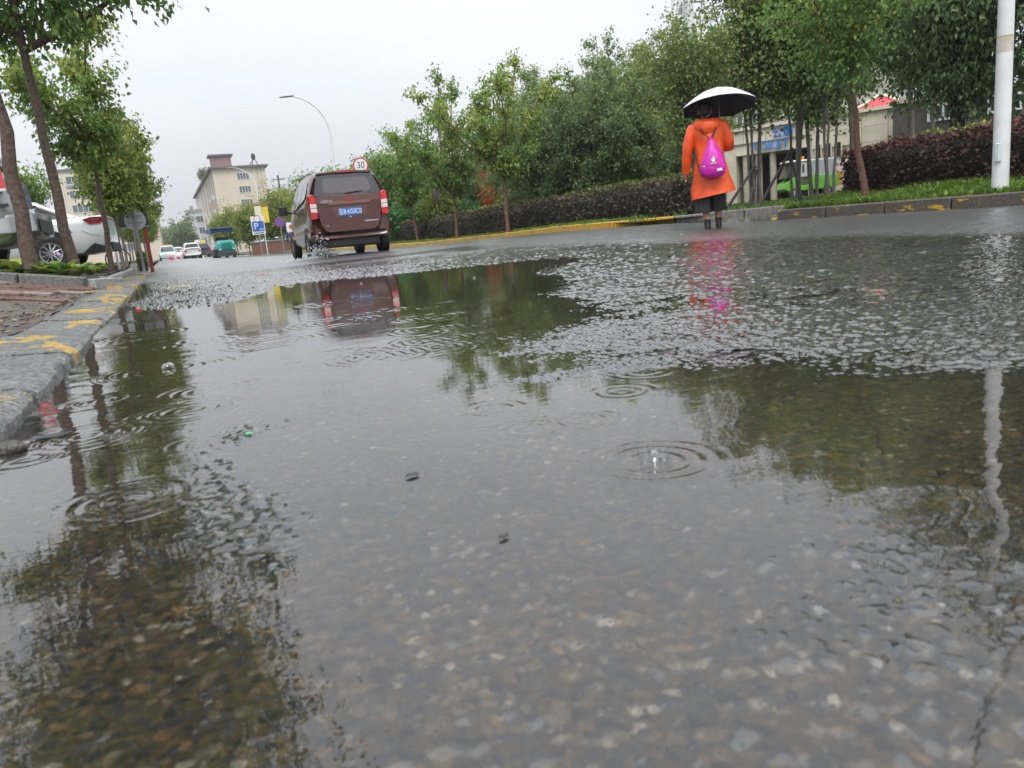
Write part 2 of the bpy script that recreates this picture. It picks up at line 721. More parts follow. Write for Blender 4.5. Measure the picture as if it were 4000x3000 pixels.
def water_z(x, y):
    cal = 0.22 + 0.78 * sstep(vnoise(x * 1.1 + 9, y * 0.9, 21), 0.35, 0.75)
    right = sstep(x - 0.45 * y, -0.1, 0.5)
    cal = cal * (0.45 + 1.5 * right)
    z = (vnoise(x * 9, y * 16, 31) - .5) * .0011 + (vnoise(x * 21 + 3, y * 34, 32) - .5) * .00042
    z = z * cal * np.clip(1.15 + y * 0.22, 1.1, 2.4)
    for rx, ry, R, wl, A in RINGS:
        d = np.sqrt((x - rx) ** 2 + (y - ry) ** 2)
        w = d < R * 1.7
        dd = d[w]
        env = np.exp(-((dd - R * .62) / (R * .36)) ** 2) + 0.5 * np.exp(-((dd - R * .98) / (R * .1)) ** 2)
        z[w] += A * (1.0 if ry < 1.5 else 1.7) * env * np.sin(2 * pi * dd / wl)
    return z


def water_mat():
    m = bpy.data.materials.new('puddle_water')
    m.use_nodes = True
    t = m.node_tree
    t.nodes.remove(t.nodes['Principled BSDF'])
    N = t.nodes.new
    L = t.links.new
    fr = N('ShaderNodeFresnel')
    fr.inputs['IOR'].default_value = 1.72
    gl = N('ShaderNodeBsdfGlossy')
    gl.inputs['Roughness'].default_value = 0.0
    gl.inputs['Color'].default_value = (1, 1, 1, 1)
    tr = N('ShaderNodeBsdfTransparent')
    tr.inputs['Color'].default_value = (.93, .92, .88, 1)
    mx = N('ShaderNodeMixShader')
    tx = N('ShaderNodeTexCoord')
    mp = N('ShaderNodeMapping')
    mp.inputs['Scale'].default_value = (1, 1.6, 1)
    nz = N('ShaderNodeTexNoise')
    nz.inputs['Scale'].default_value = 34
    nz.inputs['Detail'].default_value = 2
    bp = N('ShaderNodeBump')
    bp.inputs['Strength'].default_value = 0.018
    bp.inputs['Distance'].default_value = 0.008
    L(tx.outputs['Object'], mp.inputs[0])
    L(mp.outputs[0], nz.inputs['Vector'])
    L(nz.outputs['Fac'], bp.inputs['Height'])
    L(bp.outputs[0], fr.inputs['Normal'])
    L(bp.outputs[0], gl.inputs['Normal'])
    # a little suspended silt
    df = N('ShaderNodeBsdfDiffuse')
    df.inputs['Color'].default_value = (.40, .385, .37, 1)
    m0 = N('ShaderNodeMixShader')
    m0.inputs[0].default_value = 0.02
    L(tr.outputs[0], m0.inputs[1])
    L(df.outputs[0], m0.inputs[2])
    L(fr.outputs[0], mx.inputs[0])
    L(m0.outputs[0], mx.inputs[1])
    L(gl.outputs[0], mx.inputs[2])
    L(mx.outputs[0], t.nodes['Material Output'].inputs[0])
    return m


WATER = water_mat()
xs = np.concatenate([[KL - 0.03], spaced(KL, 5.5, 0.007, 0.009)])
ys = spaced(0.1, 14.2, 0.007, 0.008)
X, Y = np.meshgrid(xs, ys)
xf, yf = X.ravel(), Y.ravel()
pud = np_mesh('puddle', np.stack([xf, yf, water_z(xf, yf)], 1), grid_faces(len(xs), len(ys)), WATER)
tag(pud, 'clear rain water standing on the road', kind='structure')

# loose stones of the asphalt showing in the near water
ico_v = None


def ico(sub=1):
    bm = bmesh.new()
    bmesh.ops.create_icosphere(bm, subdivisions=sub, radius=1)
    v = np.array([p.co[:] for p in bm.verts])
    f = np.array([[q.index for q in p.verts] for p in bm.faces])
    bm.free()
    return v, f


def scatter_blobs(name, P, R, material, shade, squash=(1, 1, .6), jitter=.25, sub=1, kind='stuff', label=None, cat=None):
    v, f = ico(sub)
    n = len(P)
    ang = rng.random(n) * 2 * pi
    V = np.repeat(v[None], n, 0) * (1 + jitter * (rng.random((n, len(v), 1)) - .5) * 2)
    V = V * np.array(squash) * (1 + .5 * (rng.random((n, 1, 3)) - .5))
    c, s = np.cos(ang)[:, None], np.sin(ang)[:, None]
    xx = V[..., 0] * c - V[..., 1] * s
    yy = V[..., 0] * s + V[..., 1] * c
    V = np.stack([xx, yy, V[..., 2]], -1) * R[:, None, None] + P[:, None, :]
    F = f[None] + (np.arange(n) * len(v))[:, None, None]
    o = np_mesh(name, V.reshape(-1, 3), F.reshape(-1, 3), material, shade=np.repeat(shade, len(v)))
    return tag(o, label, cat, kind=kind)


STONE = leaf_mat('road_stones', [(0, (.03, .03, .032)), (.35, (.06, .055, .045)), (.6, (.13, .10, .06)), (.78, (.09, .10, .11)), (.95, (.2, .18, .15)), (1, (.3, .15, .06))], rough=.35, trans=0)
n = 8000
px = rng.uniform(KL + .01, 1.5, n)
py = 0.2 + 1.7 * rng.random(n) ** 1.3
pz = road_z(px, py)
pr = .0012 + .0034 * rng.random(n) ** 2.2
agg = scatter_blobs('road_aggregate', np.stack([px, py, pz - pr * .25], 1), pr, STONE, rng.random(n) ** 1.5 * .97, label='small coloured stones exposed in the asphalt under shallow water', cat='stones')
n = 420
px = rng.normal(0.05, .3, n).clip(KL + .02, 1)
py = rng.uniform(5.4, 8.6, n)
pr = rng.uniform(.004, .013, n)
scatter_blobs('road_grit', np.stack([px, py, road_z(px, py) + pr * .2], 1), pr, STONE, rng.random(n) * .6, label='dark loose grit on the rough patch beside the kerb', cat='grit')

# bubble and splash droplets on the water
BUB = bpy.data.materials.new('bubble_film')
BUB.use_nodes = True
_t = BUB.node_tree
_t.nodes.remove(_t.nodes['Principled BSDF'])
_f = _t.nodes.new('ShaderNodeLayerWeight')
_f.inputs['Blend'].default_value = .35
_g = _t.nodes.new('ShaderNodeBsdfGlossy')
_g.inputs['Roughness'].default_value = .03
_r = _t.nodes.new('ShaderNodeBsdfTransparent')
_m = _t.nodes.new('ShaderNodeMixShader')
_t.links.new(_f.outputs['Facing'], _m.inputs[0])
_t.links.new(_r.outputs[0], _m.inputs[1])
_t.links.new(_g.outputs[0], _m.inputs[2])
_t.links.new(_m.outputs[0], _t.nodes['Material Output'].inputs[0])
b = MB()
b.ell((0, 0, 0), (.021, .021, .019), 18, 8, zmin=0)
tag(b.build('water_bubble', BUB, smooth=True, loc=(-.04, 2.58, 0.0005)), 'large clear air bubble floating on the puddle near the kerb', 'bubble')
for i, (bx_, by_, br) in enumerate([(1.93, 5.0, .011), (1.35, 5.9, .011), (0.27, 5.05, .010)]):
    b = MB()
    b.ell((0, 0, 0), (br, br, br * .8), 14, 6, zmin=0)
    tag(b.build('water_bubble', BUB, smooth=True, loc=(bx_, by_, .0005)), ['small bubble on the dark reflection of the van', 'small bubble between the van reflection and the rough patch', 'small bubble at the edge of the rough asphalt patch'][i], 'bubble', 'bubbles on the puddle')
DROP = mat('water_drop', (.75, .78, .8), rough=.05, var=.02, spec=1)
SPL = mat('splash_water', (.5, .5, .5), rough=.15, var=.1, spec=1)
b = MB()
for k in range(9):
    a = k * 2 * pi / 9 + .3
    r0 = .017
    b.tube([(r0 * cos(a), r0 * sin(a), -.001), (r0 * 1.15 * cos(a), r0 * 1.15 * sin(a), .007), (r0 * 1.3 * cos(a), r0 * 1.3 * sin(a), .012 + .006 * (k % 3))], [.004, .0025, .001], 6)
b.ell((0, 0, 0), (.008, .008, .016), 8, 5, zmin=0)
tag(b.build('rain_splash', BUB, smooth=True, loc=(.57, .86, 0)), 'little crown of water where a raindrop hits the nearest ring', 'splash')

# ---------------------------------------------------------------- left kerb and pavement


def kerb_mat(name, base, yellow, amount, rough=.25, sc=(2, 5, 5), bump=.5):
    m = mat(name, base, rough=rough, var=.55, scale=55, bump=bump, bscale=90)
    t = m.node_tree
    N = t.nodes.new
    b = t.nodes['Principled BSDF']
    src = b.inputs['Base Color'].links[0].from_socket
    tx = N('ShaderNodeTexCoord')
    mp = N('ShaderNodeMapping')
    mp.inputs['Scale'].default_value = sc
    nz = N('ShaderNodeTexNoise')
    nz.inputs['Scale'].default_value = 1.0
    nz.inputs['Detail'].default_value = 7
    nz.inputs['Roughness'].default_value = .65
    r = N('ShaderNodeValToRGB')
    r.color_ramp.elements[0].position = amount
    r.color_ramp.elements[1].position = amount + .03
    mx = N('ShaderNodeMixRGB')
    geo = N('ShaderNodeNewGeometry')
    t.links.new(geo.outputs['Position'], mp.inputs[0])
    t.links.new(mp.outputs[0], nz.inputs['Vector'])
    t.links.new(nz.outputs['Fac'], r.inputs[0])
    t.links.new(r.outputs[0], mx.inputs[0])
    t.links.new(src, mx.inputs[1])
    mx.inputs[2].default_value = (*yellow, 1)
    t.links.new(mx.outputs[0], b.inputs['Base Color'])
    return m


YEL = (.62, .36, .03)
KM_L = kerb_mat('wet_kerb_stone', (.19, .195, .19), (.58, .38, .07), .545, rough=.1, sc=(3.2, 1.7, 3), bump=.7)
kl = empty('kerb_left', (0, 0, 0))
tag(kl, 'low wet stone kerb with worn yellow paint along the left', kind='structure')
edges = [-1.2, -.1, .75, 1.5, 2.33, 3.15, 3.95, 5.0, 6.1, 7.05] + [8.05 + i for i in range(0, 27)]
for i in range(len(edges) - 1):
    y0, y1 = edges[i] + .011, edges[i + 1] - .011
    dz = random.uniform(-.009, .009)
    dx = random.uniform(-.013, .013)
    prof = [(KL, -.12), (KL + .002, .012), (KL - .008, .024), (KL - .03, .034), (KL - .15, .044), (KL - .325, .06), (KL - .325, -.12)]
    nseg = max(2, int((y1 - y0) / .045)) if y0 < 8 else 1
    rings = []
    for k in range(nseg + 1):
        yy = y0 + (y1 - y0) * k / nseg
        rings.append([(px_ + dx + random.uniform(-.006, .006) * (pz_ > 0), yy, pz_ + dz + random.uniform(-.003, .003)) for px_, pz_ in prof])
    MB().loft(rings).build('kerb_stone', KM_L, kl, smooth=True, angle=28)

PAVE = mat('wet_soil_pavement', (.075, .06, .05), rough=.35, var=.5, scale=9, bump=.8, bscale=35, col2=(.16, .125, .105))
xs = np.concatenate([np.arange(-3.2, -.68, .05), [-.675]])
ys = np.arange(-2, 40, .12)
X, Y = np.meshgrid(xs, ys)
xf, yf = X.ravel(), Y.ravel()
z = pave_z(xf, yf) + (vnoise(xf * 3, yf * 3, 41) - .5) * .02 + (vnoise(xf * 9, yf * 9, 42) - .5) * .012 - .014
pv = np_mesh('pavement', np.stack([xf, yf, z], 1), grid_faces(len(xs), len(ys)), PAVE)
tag(pv, 'brown wet pavement rising to the left of the kerb', kind='structure')
BRK = [mat('paver_red', (.15, .075, .06), rough=.3, var=.3, scale=20, bump=.4), mat('paver_brown', (.15, .085, .07), rough=.3, var=.3, scale=20, bump=.4),
       mat('paver_pale', (.24, .20, .18), rough=.3, var=.3, scale=20, bump=.4)]
mbp = MB()
mbp.rbox((0, 0, 0), (.385, .19, .05), .008)
pmesh = []
for m_ in BRK:
    o = mbp.build('brick', m_, pv)
    pmesh.append(o.data)
    bpy.data.objects.remove(o)
cnt = 0
for j in range(17):
    yy = 6.9 + j * .2
    for i in range(6):
        xx = -.93 - i * .4 - (j % 2) * .2
        if random.random() < .12 or (yy < 8.2 and random.random() < .45):
            continue
        w = random.random()
        o = bpy.data.objects.new('brick', pmesh[0 if w < .62 else 1 if w < .9 else 2])
        link(o, pv)
        o.location = (xx, yy, float(pave_z(np.array([xx]), 0)[0]) - .016 + random.uniform(-.006, .006))
        o.rotation_euler = (random.uniform(-.02, .02), .158 + random.uniform(-.02, .02), random.uniform(-.03, .03))
n = 900
px = -.7 - 1.7 * rng.random(n) ** 1.6
py = rng.uniform(2.6, 9.5, n)
pr = rng.uniform(.004, .016, n)
LIT = leaf_mat('litter', [(0, (.03, .022, .016)), (.5, (.09, .06, .04)), (.8, (.2, .15, .1)), (1, (.36, .3, .2))], rough=.5, trans=0)
scatter_blobs('pavement_litter', np.stack([px, py, pave_z(px, py) - .004], 1), pr, LIT, rng.random(n), squash=(1.6, .8, .35), label='brown chips and dead leaves littering the pavement', cat='litter')

# parking ground on the left, wide ground beneath all
LOT = mat('lot_concrete', (.22, .21, .2), rough=.35, var=.25, scale=2, bump=.3, bscale=30)
xs = np.array([-90, -30, -10, -3.1])
ys = np.array([-5, 5, 12, 30, 80, 260.])
X, Y = np.meshgrid(xs, ys)
tag(np_mesh('parking_lot', np.stack([X.ravel(), Y.ravel(), np.full(X.size, .325)], 1), grid_faces(4, 6), LOT), 'grey concrete parking ground on the left', kind='structure')
EARTH = mat('earth', (.07, .075, .045), rough=.9, var=.3, scale=.3)
g = 1600
tag(np_mesh('ground', [(-g, -60, -.75), (g, -60, -.75), (g, g, -.75), (-g, g, -.75)], [(0, 1, 2, 3)], EARTH), 'ground reaching the horizon', kind='structure')
"""left verge beyond the pavement"""
xs = np.array([-90, -3, -.68])
ys = np.array([39.9, 80, 160, 330.])
X, Y = np.meshgrid(xs, ys)
tag(np_mesh('far_left_ground', np.stack([X.ravel(), Y.ravel(), np.full(X.size, .05)], 1), grid_faces(3, 4), PAVE), 'far pavement on the left', kind='structure')

# ---------------------------------------------------------------- right side ground


def verge_z(x, y):
    nearv = .155 + .17 * sstep(x, 9.15, 10.7)
    farv = .10 + np.interp(y, *_zy) + (.14 * sstep(x, 9.6, 14) + .22 * sstep(x, 18, 27)) * sstep(y, 13.4, 17.5)
    return np.where(y < 11.5, nearv, farv) + (vnoise(x * 1.3, y * 1.3, 51) - .5) * .03


TURF = mat('turf_soil', (.035, .055, .018), rough=.9, var=.4, scale=8, bump=.5, bscale=40)


def sheet(name, xs, ys, zf, m, label):
    X, Y = np.meshgrid(xs, ys)
    xf, yf = X.ravel(), Y.ravel()
    return tag(np_mesh(name, np.stack([xf, yf, zf(xf, yf)], 1), grid_faces(len(xs), len(ys)), m), label, kind='structure')


vx = np.concatenate([np.arange(9.06, 16, .25), np.geomspace(16.2, 200, 30)])
sheet('verge_near', np.concatenate([np.arange(9.06, 12, .15), np.geomspace(12.2, 60, 14)]), np.linspace(-4, 9.7, 60), verge_z, TURF, 'raised grass verge at the right edge')
sheet('lawn', vx, np.concatenate([np.linspace(13.52, 50, 90), np.geomspace(51, 330, 25)]), verge_z, TURF, 'lawn and verge along the right of the road')
sheet('driveway', np.linspace(KX + .06, 60, 40), np.linspace(9.6, 13.6, 12), lambda x, y: zgrade(x, y) * .9 + .004 + .006 * np.clip(x - 9, 0, 6), ASPH, 'asphalt driveway opening between the two kerbs')

KM_R = kerb_mat('dark_wet_kerb', (.10, .08, .06), YEL, .585, rough=.35, sc=(3, 2.2, 9), bump=.5)
KM_Y = kerb_mat('yellow_kerb', (.5, .29, .025), (.12, .09, .06), .63, rough=.4, sc=(4, 2.5, 7), bump=.3)
KM_G = mat('grey_kerb', (.2, .19, .18), rough=.4, var=.3, scale=10, bump=.4)
kr = empty('kerb_right', (0, 0, 0))
tag(kr, 'raised kerb along the right of the road', kind='structure')


def kerb_piece(p0, p1, z0, z1, h, m, w=.13):
    d = Vector((p1[0] - p0[0], p1[1] - p0[1], 0))
    L_ = d.length - .014
    mb = MB()
    mb.rbox((0, 0, 0), (L_, w, h + .3), .018)
    o = mb.build('kerb_stone', m, kr, smooth=False)
    o.location = ((p0[0] + p1[0]) / 2, (p0[1] + p1[1]) / 2, (z0 + z1) / 2 + (h - .3) / 2 + random.uniform(-.006, .006))
    o.rotation_euler = (0, 0, atan2(d.y, d.x) + random.uniform(-.004, .004))
    return o


def kerb_run(pts, h, ms, w=.13):
    for i in range(len(pts) - 1):
        z = [float(zgrade(np.array([min(p[0], KX)]), np.array([p[1]]))[0]) for p in (pts[i], pts[i + 1])]
        kerb_piece(pts[i], pts[i + 1], z[0], z[1], h, ms(i), w)


KX2 = KX + .065
yy = [9.66]
while yy[-1] > 1.5:
    yy.append(yy[-1] - random.choice([.98, 1.0, 1.02]))
kerb_run([(KX2, y_) for y_ in yy], .175, lambda i: KM_R)
kerb_piece((KX + .14, 9.73), (KX + .75, 9.86), .02, .02, .13, KM_R)
KEND = mat('yellow_end', (.5, .31, .04), rough=.4, var=.3, scale=20)
kerb_piece((KX - .02, 9.73), (KX + .13, 9.75), 0, 0, .06, KEND, .12)
curve = [(11.6, 13.56), (10.7, 13.6), (9.95, 13.75), (9.4, 14.15), (9.1, 14.75), (KX2, 15.6)]
pts = curve + [(KX2, 15.6 + .99 * k) for k in range(1, 26)]
kerb_run(pts[:3], .145, lambda i: KM_G)
kerb_run(pts[2:], .15, lambda i: KM_Y)
kerb_run([(KX2, 40.35 + 2.0 * k) for k in range(0, 30)], .15, lambda i: KM_G if i > 8 else KM_Y)
kerb_run([(11.62 + .98 * k, 13.55) for k in range(0, 12)], .145, lambda i: KM_G)

# ---------------------------------------------------------------- vegetation builders
BARK = mat('bark_brown', (.11, .075, .055), rough=.7, var=.45, scale=25, bump=.9, bscale=70)
BARK2 = mat('bark_grey', (.17, .145, .12), rough=.7, var=.4, scale=25, bump=.8, bscale=60)
BARKR = mat('bark_reddish', (.15, .075, .05), rough=.6, var=.4, scale=25, bump=.8, bscale=60)
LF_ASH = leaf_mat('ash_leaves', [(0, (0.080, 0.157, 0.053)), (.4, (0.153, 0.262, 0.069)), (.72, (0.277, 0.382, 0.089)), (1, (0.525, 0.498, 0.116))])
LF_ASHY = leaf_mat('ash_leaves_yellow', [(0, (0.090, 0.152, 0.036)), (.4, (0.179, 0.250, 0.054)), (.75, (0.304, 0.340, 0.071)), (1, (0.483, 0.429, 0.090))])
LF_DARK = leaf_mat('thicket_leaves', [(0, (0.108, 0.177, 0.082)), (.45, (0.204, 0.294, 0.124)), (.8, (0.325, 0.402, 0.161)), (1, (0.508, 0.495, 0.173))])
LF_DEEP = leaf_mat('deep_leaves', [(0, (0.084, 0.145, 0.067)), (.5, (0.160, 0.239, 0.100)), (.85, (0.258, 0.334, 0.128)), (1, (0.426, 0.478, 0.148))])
LF_MAPLE = leaf_mat('olive_leaves', [(0, (0.107, 0.178, 0.069)), (.45, (0.196, 0.278, 0.093)), (.8, (0.319, 0.373, 0.111)), (1, (0.497, 0.475, 0.123))])
LF_PALE = leaf_mat('pale_leaves', [(0, (0.094, 0.140, 0.047)), (.5, (0.156, 0.218, 0.078)), (1, (0.296, 0.343, 0.140))])
LF_ORANGE = leaf_mat('orange_leaves', [(0, (0.208, 0.065, 0.026)), (.5, (0.364, 0.104, 0.033)), (1, (0.468, 0.182, 0.052))])
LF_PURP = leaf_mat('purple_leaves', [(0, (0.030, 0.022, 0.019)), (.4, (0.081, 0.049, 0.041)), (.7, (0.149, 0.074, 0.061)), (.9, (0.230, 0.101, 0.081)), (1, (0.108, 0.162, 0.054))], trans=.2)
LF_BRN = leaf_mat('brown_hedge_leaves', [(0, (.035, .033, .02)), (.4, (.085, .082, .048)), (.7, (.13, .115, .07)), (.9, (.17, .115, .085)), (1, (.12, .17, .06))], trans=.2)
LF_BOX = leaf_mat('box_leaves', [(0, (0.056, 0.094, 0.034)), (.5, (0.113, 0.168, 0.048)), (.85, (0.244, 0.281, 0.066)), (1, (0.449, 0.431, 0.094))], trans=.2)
LF_GRASS = leaf_mat('grass_blades', [(0, (0.072, 0.137, 0.026)), (.5, (0.153, 0.252, 0.046)), (.85, (0.242, 0.350, 0.072)), (1, (0.404, 0.408, 0.126))])
LF_HOSTA = leaf_mat('hosta_leaves', [(0, (0.066, 0.165, 0.049)), (.5, (0.154, 0.285, 0.072)), (.78, (0.396, 0.460, 0.109)), (1, (0.790, 0.659, 0.176))], trans=.25)


def leaves(P, L, Wd, droop=.3, out=None, seed=0, tri=False):
    """folded rhombus leaves at P (n,3); L,Wd length and width arrays -> V,F"""
    r = np.random.default_rng(seed)
    n = len(P)
    d = r.normal(size=(n, 3))
    if out is not None:
        d = d * .8 + out
    d[:, 2] -= droop * 2
    d /= np.linalg.norm(d, axis=1, keepdims=True) + 1e-9
    up = r.normal(size=(n, 3)) * .6 + np.array([0, 0, 1.])
    s = np.cross(d, up)
    s /= np.linalg.norm(s, axis=1, keepdims=True) + 1e-9
    nn = np.cross(s, d)
    L = L[:, None]
    Wd = Wd[:, None]
    a = P
    t = P + d * L - nn * L * .12
    lft = P + d * L * .42 + s * Wd + nn * Wd * .35
    rgt = P + d * L * .42 - s * Wd + nn * Wd * .35
    V = np.stack([a, rgt, t, lft], 1).reshape(-1, 3)
    k = np.arange(n) * 4
    F = np.concatenate([np.stack([k, k + 1, k + 2], 1), np.stack([k, k + 2, k + 3], 1)])
    return V, F


def branch_path(r, p0, d, length, n=6, bend=.12, up=.15):
    pts = [np.array(p0, float)]
    d = np.array(d, float)
    d /= np.linalg.norm(d)
    for i in range(n):
        d = d + r.normal(size=3) * bend + np.array([0, 0, up * .3])
        d /= np.linalg.norm(d)
        pts.append(pts[-1] + d * length / n)
    return pts


def make_tree(name, seed, H=5.0, fork=1.9, r0=.07, spread=1.4, nlimb=4, nsub=6, nleaf=7000, leaf=(.09, .026), droop=.45,
              bark=None, lmat=None, stems=1, upright=.8, clump=.33, lean=(0, 0), limbs=None, shade_bias=0.0, low=None, tuft=5, label=None, cat='tree', group=None, loc=(0, 0, 0), rz=0.0, flat=.8, vase=1.0):
    r = np.random.default_rng(seed)
    root = empty(name, loc, rz, label, cat, group)
    mb = MB()
    tips = []       # (point, weight)
    for s in range(stems):
        a0 = 2 * pi * s / max(1, stems) + r.random()
        base = np.array([0, 0, -.06]) + (np.array([cos(a0), sin(a0), 0]) * .09 * (stems > 1))
        fk = np.array([lean[0] + r.normal() * .04, lean[1] + r.normal() * .04, fork])
        if stems > 1:
            fk[:2] += np.array([cos(a0), sin(a0)]) * (.12 + .25 * r.random()) * fork * .35
        pts = [base + (fk - base) * t + np.array([r.normal() * .0045 * fork, r.normal() * .0045 * fork, 0]) * (0 < t < 1) for t in np.linspace(0, 1, 9)]
        rr = r0 / (1 if stems == 1 else stems ** .45)
        mb.tube(pts, [rr * (1.25 if i == 0 else 1.0) * (1 - .35 * i / 8) for i in range(9)], 9)
        rt = rr * .62
        nl = nlimb if stems == 1 else max(2, nlimb // 2)
        ll = limbs if limbs is not None else None
        dirs = []
        if ll is None:
            for k in range(nl):
                a = 2 * pi * k / nl + r.random() * .9
                tilt = (.12 if k == 0 else (.35 + .5 * r.random()) * (1.25 - upright) * vase)
                hh = (H - fork) * (1.0 if k == 0 else r.uniform(.65, .95))
                dirs.append((np.array([cos(a) * tilt, sin(a) * tilt, 1.0]), hh * 1.02, fk - np.array([0, 0, 1.0]) * r.random() * .18 * fork * (k > 0)))
        else:
            dirs = [(np.array(d), l_, fk + np.array(o_)) for d, l_, o_ in ll]
        for d, l_, st in dirs:
            p = branch_path(r, st, d, l_, 7, .10, .10)
            mb.tube(p, [rt * (1 - .85 * i / 7) + .004 for i in range(8)], 6)
            for q in range(nsub):
                t = (q + .6 * r.random() + .2) / nsub
                i = min(6, int(t * 7))
                st2 = p[i] + (p[i + 1] - p[i]) * (t * 7 - i)
                a = r.random() * 2 * pi
                el = r.uniform(.1, .9)
                d2 = np.array([cos(a), sin(a), el * upright + .1])
                l2 = spread * (1.05 - .7 * abs(t - .3)) * r.uniform(.5, 1.0) * .75
                p2 = branch_path(r, st2, d2, l2, 4, .16, .05)
                mb.tube(p2, [rt * .4 * (1 - .8 * j / 4) + .003 for j in range(5)], 4, caps=False)
                for j in range(1, 5):
                    tips.append((p2[j], .5 + .2 * j))
                    for _ in range(tuft - 3):
                        tips.append((p2[j] + r.normal(size=3) * clump * .7, .8))
            tips.append((p[-1], 1.2))
            tips.append((p[-2], 1.0))
    bk = mb.build('trunk', bark or BARK, root, smooth=True, angle=60)
    T = np.array([t[0] for t in tips])
    if low is not None:
        T = T[T[:, 2] > low]
    wt = np.ones(len(T))
    idx = r.integers(0, len(T), nleaf)
    cs = r.uniform(.5, 1.35, len(T)) * clump
    off = r.normal(size=(nleaf, 3)) * cs[idx][:, None] * np.array([.55, .55, .55 * flat])
    P = T[idx] + off
    if low is not None:
        P = P[P[:, 2] > low - .25]
    n = len(P)
    idx = idx[:n]
    L = leaf[0] * r.uniform(.6, 1.3, n)
    out = np.stack([P[:, 0], P[:, 1], np.zeros(n)], 1)
    out /= (np.linalg.norm(out, axis=1, keepdims=True) + .3)
    V, F = leaves(P, L, leaf[1] * L / leaf[0] * r.uniform(.8, 1.2, n), droop, out * .5, seed)
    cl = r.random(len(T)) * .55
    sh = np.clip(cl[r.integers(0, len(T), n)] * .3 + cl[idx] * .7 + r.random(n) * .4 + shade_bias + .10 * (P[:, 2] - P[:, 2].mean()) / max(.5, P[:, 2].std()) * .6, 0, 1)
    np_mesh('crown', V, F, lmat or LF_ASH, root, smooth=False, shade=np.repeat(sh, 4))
    return root


def plant_copy(src, loc, rz, sc, label=None, group=None, sz=None):
    c = copy_tree(src)
    c.location = loc
    c.rotation_euler = (0, 0, rz)
    c.scale = (sc, sc, sz or sc)
    if label:
        c['label'] = label
    if group:
        c['group'] = group
    return c


def hedge(name, p0, p1, width, z0, z1, h, lmat, n, label, leaf=(.05, .02), seed=0, bumpy=.06, stems=True, bias=0.0, topshade=.25):
    """clipped hedge: twig core and a shell of leaves"""
    r = np.random.default_rng(seed)
    d = np.array([p1[0] - p0[0], p1[1] - p0[1]])
    Ln = np.linalg.norm(d)
    d = d / Ln
    nrm = np.array([-d[1], d[0]])
    root = empty(name, (p0[0], p0[1], z0), 0, label, 'hedge')
    core = MB()
    k = max(2, int(Ln / .8))
    rings = []
    for i in range(k + 1):
        t = i / k
        c = d * Ln * t
        zz = (z1 - z0) * t
        w = width * .5 * r.uniform(.66, .8)
        hh = h * r.uniform(.82, .9)
        prof = [(-w * .85, -.1), (-w, hh * .4), (-w * .95, hh * .85), (-w * .6, hh), (w * .6, hh), (w * .95, hh * .85), (w, hh * .4), (w * .85, -.1)]
        rings.append([(c[0] + nrm[0] * a, c[1] + nrm[1] * a, zz + b_) for a, b_ in prof])
    core.loft(rings)
    core.build('stems', mat('hedge_core', (.02, .017, .013), rough=.9, var=.4, scale=30, bump=.6), root)
    # shell points on both faces, ends and top
    per = 2 * h + width
    u = r.random(n) * per
    t = r.random(n) * Ln
    a = np.where(u < h, -width / 2, np.where(u < 2 * h, width / 2, (u - 2 * h) - width / 2))
    b_ = np.where(u < h, u, np.where(u < 2 * h, u - h, h))
    ne = n // 14
    t[:ne] = r.choice([0, Ln], ne)
    a[:ne] = r.uniform(-width / 2, width / 2, ne)
    b_[:ne] = r.uniform(0, h, ne)
    inset = np.abs(r.normal(size=n)) * .045
    lump = (vnoise(t * 3, b_ * 4 + a * 3, seed + 3) - .5) * 2 * bumpy + (vnoise(t * .7, b_, seed + 8) - .5) * bumpy
    a = a * (1 - (inset - lump) / (width / 2))
    b_ = np.where(u >= 2 * h, b_ - inset + lump + np.maximum(0, r.normal(size=n)) * .02, b_)
    P = np.stack([d[0] * t + nrm[0] * a, d[1] * t + nrm[1] * a, (z1 - z0) * t / Ln + np.maximum(b_, .02)], 1)
    L = leaf[0] * r.uniform(.6, 1.4, n)
    out = np.stack([nrm[0] * np.sign(a), nrm[1] * np.sign(a), np.where(u >= 2 * h, 1.2, .3)], 1)
    V, F = leaves(P, L, leaf[1] * L / leaf[0], .0, out * .6, seed)
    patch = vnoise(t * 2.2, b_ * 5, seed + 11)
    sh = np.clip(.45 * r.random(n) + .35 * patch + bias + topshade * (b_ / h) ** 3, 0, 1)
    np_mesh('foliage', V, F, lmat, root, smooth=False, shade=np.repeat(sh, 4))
    return root


